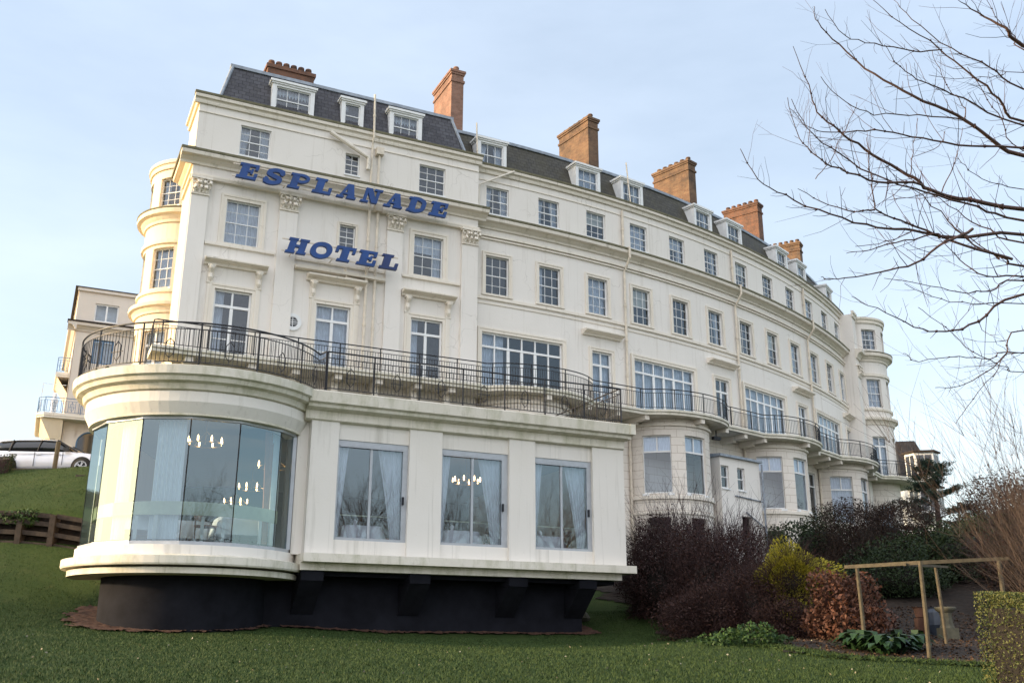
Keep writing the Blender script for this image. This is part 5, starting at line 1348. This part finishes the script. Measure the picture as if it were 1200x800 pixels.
def catm(P,n=4):
    out=[]
    for i in range(len(P)-1):
        p0=P[max(0,i-1)];p1=P[i];p2=P[i+1];p3=P[min(len(P)-1,i+2)]
        for j in range(n):
            t=j/n; out.append(.5*((2*p1)+(p2-p0)*t+(2*p0-5*p1+4*p2-p3)*t*t+(3*p1-p0-3*p2+p3)*t**3))
    out.append(P[-1]); return out
mb=MB(); mt=MB()
for pts,rad,y0,y1 in BR_:
    n=len(pts); P=[at(x,y,y0+(y1-y0)*(i/(n-1))+rr.uniform(-.08,.08)) for i,(x,y) in enumerate(pts)]
    if pts[-1][0]>1190:
        e=P[-1]; P.append(e.lerp(Vector((tx-.12,ty,max(tzg+2.2,min(e.z*1.0-.2,tzg+6.5)))),.5)); P.append(Vector((tx-.1,ty,max(tzg+2.0,min(e.z-.5,tzg+6.3)))))
    Q=catm(P); k=len(Q)
    for i in range(1,k-1): Q[i]=Q[i]+Vector((rr.gauss(0,.006),rr.gauss(0,.01),rr.gauss(0,.006)))
    rs=[.88*(.0032+(rad-.0032)*((i/(k-1))**1.15))*rr.uniform(.95,1.06) for i in range(k)]
    mb.tube(Q,rs,6,False)
    # side shoots
    for i in range(2,k-3):
        for _ in range(2):
            if rr.random()<.7:
                d=(Q[max(0,i-1)]-Q[i+1]).normalized(); side=Vector((rr.gauss(0,1),rr.gauss(0,.8),rr.gauss(0,1))); side-=d*side.dot(d)
                if side.length<.1: continue
                side.normalize(); L_=rr.choice([.06,.1,.14,.2,.3,.42,.55]) ; q=Q[i].copy(); nd=(d*.7+side*.75).normalized(); tp=[q.copy()]
                for s in range(3): nd=(nd+Vector((rr.gauss(0,.16),rr.gauss(0,.16),rr.gauss(0,.12)+.16))).normalized(); q=q+nd*L_/3; tp.append(q.copy())
                r0=min(rs[i]*.5,.0045); mt.tube(tp,[r0,r0*.8,r0*.65,r0*.45],3,False)
                if L_>.3 and rr.random()<.7:
                    b=tp[2]; mt.tube([b,b+(nd+side*.9).normalized()*.14],[r0*.6,r0*.35],3,False)
        if rr.random()<.16: mt.tube([Q[i]-Vector((.008,0,0)),Q[i]+Vector((.008,0,.004))],rs[i]*1.7,5)
mb.build('bough','bark',ft,smooth=True); mt.build('twig','twig',ft)
# upright orange-brown shoots lower right
def fan(name,label,base,n,hh,spread,lean,mat,seed,r0=.008,group=None,cat='shrub',sub=4,par=None,curl=.12):
    rr=random.Random(seed); z=tz(base[0],base[1]); t=par or thing(name,label,cat,(base[0],base[1],z),0,group); m=MB()
    for i in range(n):
        a=rr.random()*2*PI; q=Vector((base[0]+math.cos(a)*spread*.35*rr.random(),base[1]+math.sin(a)*spread*.35*rr.random(),z-.05))
        L_=hh*rr.uniform(.55,1.08); s=rr.random()**.7*spread/hh
        d=Vector((math.cos(a)*s+lean[0],math.sin(a)*s+lean[1],1)).normalized(); pts=[q.copy()]; N_=7
        for k in range(N_): d=(d+Vector((rr.gauss(0,curl),rr.gauss(0,curl),rr.gauss(0,curl*.5)+.03))).normalized(); q=q+d*L_/N_; pts.append(q.copy())
        m.tube(pts,[r0*(1-.8*k/N_) for k in range(N_+1)],3,False)
        for _ in range(sub):
            k=rr.randrange(2,N_); b=pts[k]; dd=(pts[k]-pts[k-1]).normalized(); e=(dd+Vector((rr.gauss(0,.45),rr.gauss(0,.45),rr.gauss(0,.3)+.1))).normalized(); l=L_*rr.uniform(.12,.3); c=b+e*l*.5; e2=(e+Vector((rr.gauss(0,.2),rr.gauss(0,.2),.1))).normalized()
            m.tube([b,c,c+e2*l*.5],[r0*.45,r0*.33,r0*.2],3,False)
    m.build('stems',mat,t); return t
x,y=at(1215,640,17).x,17.0
fan('bare_shrub','tall bare shrub with orange-brown shoots at the right edge',(x+1.0,y),110,5.6,2.4,(-.25,0),'twigo',21,.007,sub=10)
fan('bare_shrub','fine red-brown bare shrub behind the pergola at the right',(at(1265,640,27).x,27.0),95,4.6,3.0,(-.2,0),'twigo',22,.007,sub=9)
# ---- dense dark shrubs
def bush(name,label,c,rad,mat,nleaf,size,seed,twigs=0,tmat='twigd',core=None,cat='shrub',spray=.3,r0=.006,shell=.4,group=None,zoff=0):
    """c ground centre (x,y), rad (rx,ry,rz) ; leaves/buds through the outer volume, real twigs breaking the outline, stems"""
    x,y=c; z=tz(x,y); t=thing(name,label,cat,(x,y,z),0,group); rr=random.Random(seed)
    cz=z+rad[2]*.42+zoff
    P=blob((x,y,cz),rad,nleaf,seed,shell); P=P[P[:,2]>z-.1]
    leaves('foliage',mat,P,size,t,seed=seed)
    m=MB()
    for i in range(7):
        a=i*.9; m.tube([(x+.02*math.cos(a),y+.02*math.sin(a),z-.1),(x+rad[0]*.3*math.cos(a),y+rad[1]*.3*math.sin(a),z+rad[2]*.5),(x+rad[0]*.6*math.cos(a),y+rad[1]*.6*math.sin(a),cz+rad[2]*.45)],[.05,.035,.015],5)
    for i in range(twigs):
        d=Vector((rr.gauss(0,1),rr.gauss(0,1),rr.gauss(.35,.8))).normalized(); k=rr.uniform(.5,.95)
        p=Vector((x+d.x*rad[0]*k,y+d.y*rad[1]*k,cz+d.z*rad[2]*k)); 
        if p.z<z: continue
        d=(d+Vector((rr.gauss(0,.3),rr.gauss(0,.3),.35))).normalized(); L_=spray*rr.uniform(.5,1.6); q=[p]
        for s in range(3): d=(d+Vector((rr.gauss(0,.18),rr.gauss(0,.18),rr.gauss(0,.15)))).normalized(); p=p+d*L_/3; q.append(p)
        m.tube(q,[r0,r0*.8,r0*.55,r0*.3],3,False)
    if twigs: m.build('stems',tmat,t)
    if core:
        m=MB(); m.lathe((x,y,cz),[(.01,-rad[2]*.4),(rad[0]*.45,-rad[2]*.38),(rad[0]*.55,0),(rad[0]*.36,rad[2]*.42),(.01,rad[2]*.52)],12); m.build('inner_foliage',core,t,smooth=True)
    return t
M['dark_leaf']=leafmat('dark_purple_leaf',(.024,.010,.009),(.052,.022,.017))
M['dark_leaf2']=leafmat('brown_leaf',(.022,.013,.010),(.044,.027,.018))
M['dgreen']=leafmat('dark_green_leaf',(.010,.022,.008),(.03,.05,.015))
M['yellow']=leafmat('yellow_green_leaf',(.20,.19,.02),(.52,.44,.05))
M['rust']=leafmat('rust_leaf',(.06,.022,.013),(.17,.075,.045))
M['broad']=leafmat('broad_leaf',(.012,.035,.014),(.035,.075,.025),.4)
M['pine']=leafmat('pine_needles',(.015,.035,.02),(.045,.075,.045))
M['box']=leafmat('box_leaf',(.06,.085,.022),(.15,.14,.045))
M['boxb']=leafmat('box_brown_leaf',(.11,.06,.03),(.16,.1,.05))
M['redl']=leafmat('reddish_leaf',(.03,.015,.012),(.07,.032,.024))
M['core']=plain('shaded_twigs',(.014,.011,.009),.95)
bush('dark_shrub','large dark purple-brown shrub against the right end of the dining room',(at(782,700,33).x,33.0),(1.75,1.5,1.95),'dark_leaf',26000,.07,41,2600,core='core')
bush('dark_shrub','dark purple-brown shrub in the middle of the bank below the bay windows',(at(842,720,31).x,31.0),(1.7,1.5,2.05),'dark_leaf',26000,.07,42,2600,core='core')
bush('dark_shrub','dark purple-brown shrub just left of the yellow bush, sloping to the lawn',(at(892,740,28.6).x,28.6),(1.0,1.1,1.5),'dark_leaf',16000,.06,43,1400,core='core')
bush('low_shrub','low sprawling dark shrub at the lawn edge in front of the taller ones',(at(832,730,28.6).x,28.8),(1.3,1.0,1.05),'dark_leaf',15000,.06,44,1500)
bush('mid_shrub','brown twiggy shrub with small dead leaves under the first bay window',(at(785,640,37).x,37.0),(2.0,1.3,1.9),'dark_leaf2',4200,.09,45,2600,spray=.6,r0=.008,shell=.8)
bush('mid_shrub','thin brown shrub with small dead leaves in front of the annex',(at(860,640,38).x,38.0),(1.7,1.3,1.6),'dark_leaf2',2200,.08,46,1800,spray=.6,r0=.008,shell=.8)
fan('tall_bare_shrub','tall bare upright twigs rising in front of the first bay window',(at(795,640,36).x,36.0),90,4.3,2.3,(.05,0),'twig',23,.012,sub=6)
fan('tall_bare_shrub','spreading bare twigs rising in front of the cream annex',(at(850,640,35.5).x,35.5),70,3.9,2.9,(.10,0),'twig',24,.011,sub=6)
bush('yellow_bush','bright yellow-green leafy bush between the dark shrubs',(at(930,690,28.6).x,28.6),(1.12,1.0,1.15),'yellow',17000,.08,47,1100,'twigd','core',spray=.42,zoff=.85)
bush('low_shrub','low dark shrub in shade directly under the yellow bush',(at(922,720,27.3).x,27.5),(1.0,.7,.72),'dark_leaf',9000,.06,58,900)
bush('rust_hydrangea','rust-brown shrub with faded flower heads in front of the pergola post',(at(990,730,26.2).x,26.2),(.98,.9,1.15),'rust',7500,.12,48,900,'twigd','core')
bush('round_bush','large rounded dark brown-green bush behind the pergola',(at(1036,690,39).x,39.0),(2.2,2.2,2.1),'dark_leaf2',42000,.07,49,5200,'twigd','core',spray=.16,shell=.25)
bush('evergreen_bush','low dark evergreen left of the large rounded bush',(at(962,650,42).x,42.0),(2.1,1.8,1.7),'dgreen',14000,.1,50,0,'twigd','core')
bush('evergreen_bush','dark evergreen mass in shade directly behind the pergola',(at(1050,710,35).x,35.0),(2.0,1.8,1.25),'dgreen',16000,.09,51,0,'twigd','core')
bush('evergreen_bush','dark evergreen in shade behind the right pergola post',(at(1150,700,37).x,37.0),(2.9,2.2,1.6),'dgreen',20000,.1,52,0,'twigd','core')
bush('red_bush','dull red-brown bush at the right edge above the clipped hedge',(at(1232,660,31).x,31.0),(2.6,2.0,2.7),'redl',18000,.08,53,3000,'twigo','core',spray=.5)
bush('far_bush','dull brown leafless bush far behind at the right, beside the pine',(at(1195,620,50).x,50.0),(3.2,3,2.7),'dark_leaf2',14000,.13,54,2600,'twigd','core',spray=.8,r0=.012)
bush('far_bush','dark green bush far behind, at the foot of the pine',(at(1085,640,52).x,52.0),(3.6,3,.9),'dgreen',14000,.13,55,0,'twigd','core')
bush('weed_patch','low green leafy weeds along the lawn edge under the dark shrub',(at(885,765,23.8).x,24.2),(1.0,.7,.3),'ivy',2600,.09,57,0,'twigd')
# broad-leaved plants at the foot of the pergola
def broad(x,y,n,s,label,seed):
    rr=random.Random(seed); z=tz(x,y); t=thing('broad_leaved_plant',label,'plant',(x,y,z),0,'broad leaved plants by the pergola'); m=MB()
    for i in range(n):
        a=rr.random()*2*PI; r0=rr.random()*s*.6; b=Vector((x+math.cos(a)*r0,y+math.sin(a)*r0,z+.0)); d=Vector((math.cos(a),math.sin(a),0)); L_=s*rr.uniform(.5,.9); side=Vector((-d.y,d.x,0))*L_*.2
        h=L_*rr.uniform(.4,1.0); p0=b; p1=b+d*L_*.35+Vector((0,0,h)); p2=b+d*L_*.8+Vector((0,0,h*.95)); p3=b+d*L_*1.15+Vector((0,0,h*.6))
        m.add([p0,p1-side,p1,p1+side,p2-side*.9,p2,p2+side*.9,p3],[(0,1,2),(0,2,3),(1,4,5,2),(2,5,6,3),(4,7,5),(5,7,6)])
    m.build('leaves','broad',t); return t
for i,(px,Y,n,l) in enumerate(((1008,23.2,90,'broad-leaved green plant at the foot of the left pergola post'),(1040,22.6,110,'broad-leaved green plant between the left and middle pergola posts'),(1066,23.4,70,'broad-leaved green plant just left of the middle pergola post'))):
    broad(at(px,760,Y).x,Y,n,.55,l,60+i)
# pine
px_,py_=at(1103,640,55).x,55.0; z=tz(px_,py_)
t=thing('pine_tree','dark green pine with layered open branches against the sky','tree',(px_,py_,z)); rr=random.Random(5)
H_=at(1103,541,55).z-z
m=MB(); m.tube([(px_,py_,z-.2),(px_+.05,py_,z+H_*.5),(px_,py_,z+H_)],[.2,.13,.03],8); m.build('trunk','bark',t)
m=MB(); pts=[]
for k in range(34):
    h=rr.uniform(.05,1)**.85; a=rr.random()*2*PI; L_=(1-h)*2.6+.7*rr.uniform(.6,1.3); zz=z+H_*h
    b=Vector((px_,py_,zz)); e=b+Vector((math.cos(a)*L_,math.sin(a)*L_,L_*rr.uniform(.05,.4))); m.tube([b,b.lerp(e,.5)+Vector((0,0,-.08)),e],[.035,.025,.01],4,False)
    for j in range(int(16+L_*16)):
        f=rr.uniform(.3,1.0); c=b.lerp(e,f)+Vector((rr.gauss(0,.16),rr.gauss(0,.16),rr.gauss(.05,.06)))
        for _ in range(16): pts.append((c.x+rr.gauss(0,.09),c.y+rr.gauss(0,.09),c.z+rr.gauss(0,.045)))
m.build('branches','bark',t); leaves('crown','pine',np.array(pts),.13,t,seed=3,asp=.28)
# clipped box hedge, near right
hx,hy=at(1172,760,11).x,11.2
hedge(6.0,12.3,9.4,13.0,1.25,1.36,'clipped yellow-green box hedge in the bottom right corner','box',8,.032,52000,'core',rnd=.06)

# dead leaves scattered over the bed
rs_=np.random.RandomState(9); n=9000; X=rs_.uniform(4.5,14,n); Y=rs_.uniform(19.8,33,n); kp=np.array([inpoly(a-.1,b-.1,BED) for a,b in zip(X,Y)]); X=X[kp];Y=Y[kp]
M['litter']=leafmat('dead_leaf',(.03,.016,.009),(.10,.055,.03))
o=leaves('fallen_leaves','litter',np.stack([X,Y,terr(X,Y)+.055],1),.07,flat=.75,seed=4,asp=.7); tag(o,'dead brown leaves scattered over the dark soil bed','leaves'); o['kind']='stuff'
rs_=np.random.RandomState(12); P_=[]
for a,b in zip(BED[1:6],BED[2:7]):
    for k in range(1500):
        q=rs_.rand(); P_.append((a[0]+(b[0]-a[0])*q+rs_.normal()*.16,a[1]+(b[1]-a[1])*q+rs_.normal()*.16))
P_=np.array(P_); o=leaves('edge_grass','blade',np.stack([P_[:,0],P_[:,1],terr(P_[:,0],P_[:,1])+.04+.04*rs_.rand(len(P_))],1),.11,seed=6,asp=.16); tag(o,'longer uncut grass along the edge of the soil bed','grass'); o['kind']='stuff'
rs_=np.random.RandomState(21); n=230; X=rs_.uniform(-11,8,n); Y=rs_.uniform(14,26,n); u_=X*CT+Y*ST; w_=-X*ST+Y*CT; kp=(w_<25.3)&(np.abs(X)<Y*.55); X=X[kp];Y=Y[kp]
M['petal']=leafmat('pale_fleck',(.12,.10,.06),(.34,.32,.25))
o=leaves('leaf_flecks','petal',np.stack([X,Y,terr(X,Y)+.05],1),.045,flat=.6,seed=8,asp=.7); tag(o,'small pale fallen petals and leaf bits scattered on the lawn','leaves'); o['kind']='stuff'
# ------------------------------------------------------------------ PERGOLA
pg=thing('pergola','weathered timber pergola frame with one long top beam and four posts','pergola',(9,23,tz(9,23)))
def post(tp,bp_,Yt,Yb,r=.047):
    a=at(tp[0],tp[1],Yt); b=at(bp_[0],bp_[1],Yb); g=tz(b.x,b.y); b=Vector((b.x,b.y,min(b.z,g)-.15)); m=MB(); mid=a.lerp(b,.5)+Vector((.01,0,0)); m.tube([b,mid,a],[r,r*.97,r*.9],8); m.build('post','post',pg,smooth=False)
post((1004,663),(1014,757),23.6,23.6); post((1078,657),(1090,779),21.7,21.7,.047); post((1096,662),(1109,750),24.8,24.8,.043); post((1170,655),(1178,720),22.6,22.6,.052)
a=at(990,664,23.4);b=at(1182,654,22.2); c=at(1078,659,22.4)
m=MB(); m.tube([a,c,b],[.055,.06,.05],4); m.build('beam','post',pg)
m=MB(); m.tube([at(1060,661,22.5),at(1110,664,25.6)],[.04,.04],4); m.build('beam','post',pg)
# stone pedestal, pots
x,y=at(1112,750,26).x,26.0; z=tz(x,y)
t=thing('stone_pedestal','mossy stone bird-bath pedestal behind the pergola posts','pedestal',(x,y,z)); m=MB(); m.box(x-.2,x+.2,y-.2,y+.2,z-.05,z+.3); m.lathe((x,y,z),[(.19,.3),(.16,.36),(.14,.55),(.16,.68)],12); m.build('shaft','stone',t)
m=MB(); m.lathe((x,y,z),[(.15,.67),(.24,.74),(.27,.8),(.25,.82),(.2,.78),(.01,.76)],14); m.build('basin','stone',t,smooth=True)
x,y=at(1080,720,27.5).x,27.5; z=tz(x,y)
m=MB(); m.lathe((x,y,z+.45),[(.1,0),(.16,.02),(.2,.25),(.23,.28),(.19,.28),(.1,.06)],14); m.box(x-.16,x+.16,y-.16,y+.16,z-.05,z+.45); tag(m.build('plant_pot','terra',org=(x,y,z)),'terracotta pot on a block behind the middle pergola post','pot')
x,y=at(1093,730,27.2).x+.05,27.0; z=tz(x,y)
m=MB(); m.lathe((x,y,z),[(.2,0),(.3,.3),(.27,.62),(.2,.72),(.22,.76),(.17,.76),(.15,.5)],14); tag(m.build('glazed_urn','darkpot',org=(x,y,z)),'dark blue-grey glazed urn just right of the terracotta pot','urn')
# ------------------------------------------------------------------ SKY AND SUN
EL,AZ=11.0,-97.0          # azimuth measured from +Y, negative to the left
w=bpy.data.worlds.new('World'); scene.world=w; w.use_nodes=True; nt=w.node_tree; nt.nodes.clear()
out=nt.nodes.new('ShaderNodeOutputWorld'); bg=nt.nodes.new('ShaderNodeBackground'); sky=nt.nodes.new('ShaderNodeTexSky')
sky.sky_type='NISHITA'; sky.sun_disc=False; sky.sun_elevation=R(EL); sky.sun_rotation=R(AZ); sky.air_density=1.0; sky.dust_density=1.0; sky.ozone_density=1.2
tc=nt.nodes.new('ShaderNodeTexCoord'); mp=nt.nodes.new('ShaderNodeMapping'); mp.inputs['Scale'].default_value=(1,1,3.2); L(nt,tc.outputs['Generated'],mp.inputs[0])
n1=noise(nt,mp.outputs[0],1.7,7,.55)
sx=nt.nodes.new('ShaderNodeSeparateXYZ'); L(nt,tc.outputs['Generated'],sx.inputs[0])
cf=ramp(nt,n1,[(.38,(.30,.30,.30)),(.70,(.46,.46,.46))])
hz=ramp(nt,sx.outputs[2],[(0.0,(.6,.6,.6)),(.34,(.12,.12,.12)),(.7,(0,0,0))])
ad=nt.nodes.new('ShaderNodeMath'); ad.operation='MAXIMUM'; L(nt,cf,ad.inputs[0]); L(nt,hz,ad.inputs[1])
CLOUD=ramp(nt,sx.outputs[2],[(0.,(.62,.635,.65)),(.3,(.56,.605,.67)),(.8,(.50,.585,.71))])
vm=nt.nodes.new('ShaderNodeVectorMath'); vm.operation='SCALE'; L(nt,CLOUD,vm.inputs[0]); vm.inputs[3].default_value=10.0
col=mixc(nt,ad.outputs[0],sky.outputs[0],vm.outputs[0])
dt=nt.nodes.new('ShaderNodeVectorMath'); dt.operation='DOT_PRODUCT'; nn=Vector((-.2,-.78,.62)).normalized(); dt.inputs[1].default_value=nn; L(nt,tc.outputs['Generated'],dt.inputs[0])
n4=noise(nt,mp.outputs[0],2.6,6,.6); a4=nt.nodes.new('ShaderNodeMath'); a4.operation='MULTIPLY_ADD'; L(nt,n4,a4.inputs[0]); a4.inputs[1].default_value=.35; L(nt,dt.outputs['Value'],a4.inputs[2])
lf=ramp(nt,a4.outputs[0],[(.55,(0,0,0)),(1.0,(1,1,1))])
col=mixc(nt,lf,col,(6.6,6.75,7.2))  # added bright sky lobe, unseen behind the camera, to brighten the facade
ds=nt.nodes.new('ShaderNodeVectorMath'); ds.operation='DOT_PRODUCT'; ds.inputs[1].default_value=Vector((math.sin(R(AZ-4))*.99,math.cos(R(AZ-4))*.99,.12)).normalized(); L(nt,tc.outputs['Generated'],ds.inputs[0])
a5=nt.nodes.new('ShaderNodeMath'); a5.operation='MULTIPLY_ADD'; L(nt,n4,a5.inputs[0]); a5.inputs[1].default_value=.07; L(nt,ds.outputs['Value'],a5.inputs[2])
gf=ramp(nt,a5.outputs[0],[(.93,(0,0,0)),(1.0,(1,1,1))]); col=mixc(nt,gf,col,(34,27,15))
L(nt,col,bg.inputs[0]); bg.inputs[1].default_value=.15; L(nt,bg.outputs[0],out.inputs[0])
sd=bpy.data.lights.new('sun','SUN'); so=bpy.data.objects.new('sun',sd); COL.objects.link(so); sd.energy=4.0; sd.angle=R(3); sd.color=(1,.74,.46)
dv=Vector((math.sin(R(AZ))*math.cos(R(EL)),math.cos(R(AZ))*math.cos(R(EL)),math.sin(R(EL)))); so.rotation_euler=dv.to_track_quat('Z','Y').to_euler(); so.location=(-30,0,30)
vs_=scene.view_settings; scene.display_settings.display_device='sRGB'; vs_.view_transform='Standard'; vs_.look='None'; vs_.gamma=1; vs_.exposure=.8; vs_.use_curve_mapping=False
scene.cycles.max_bounces=8; scene.cycles.transparent_max_bounces=16; scene.cycles.glossy_bounces=3; scene.cycles.diffuse_bounces=3
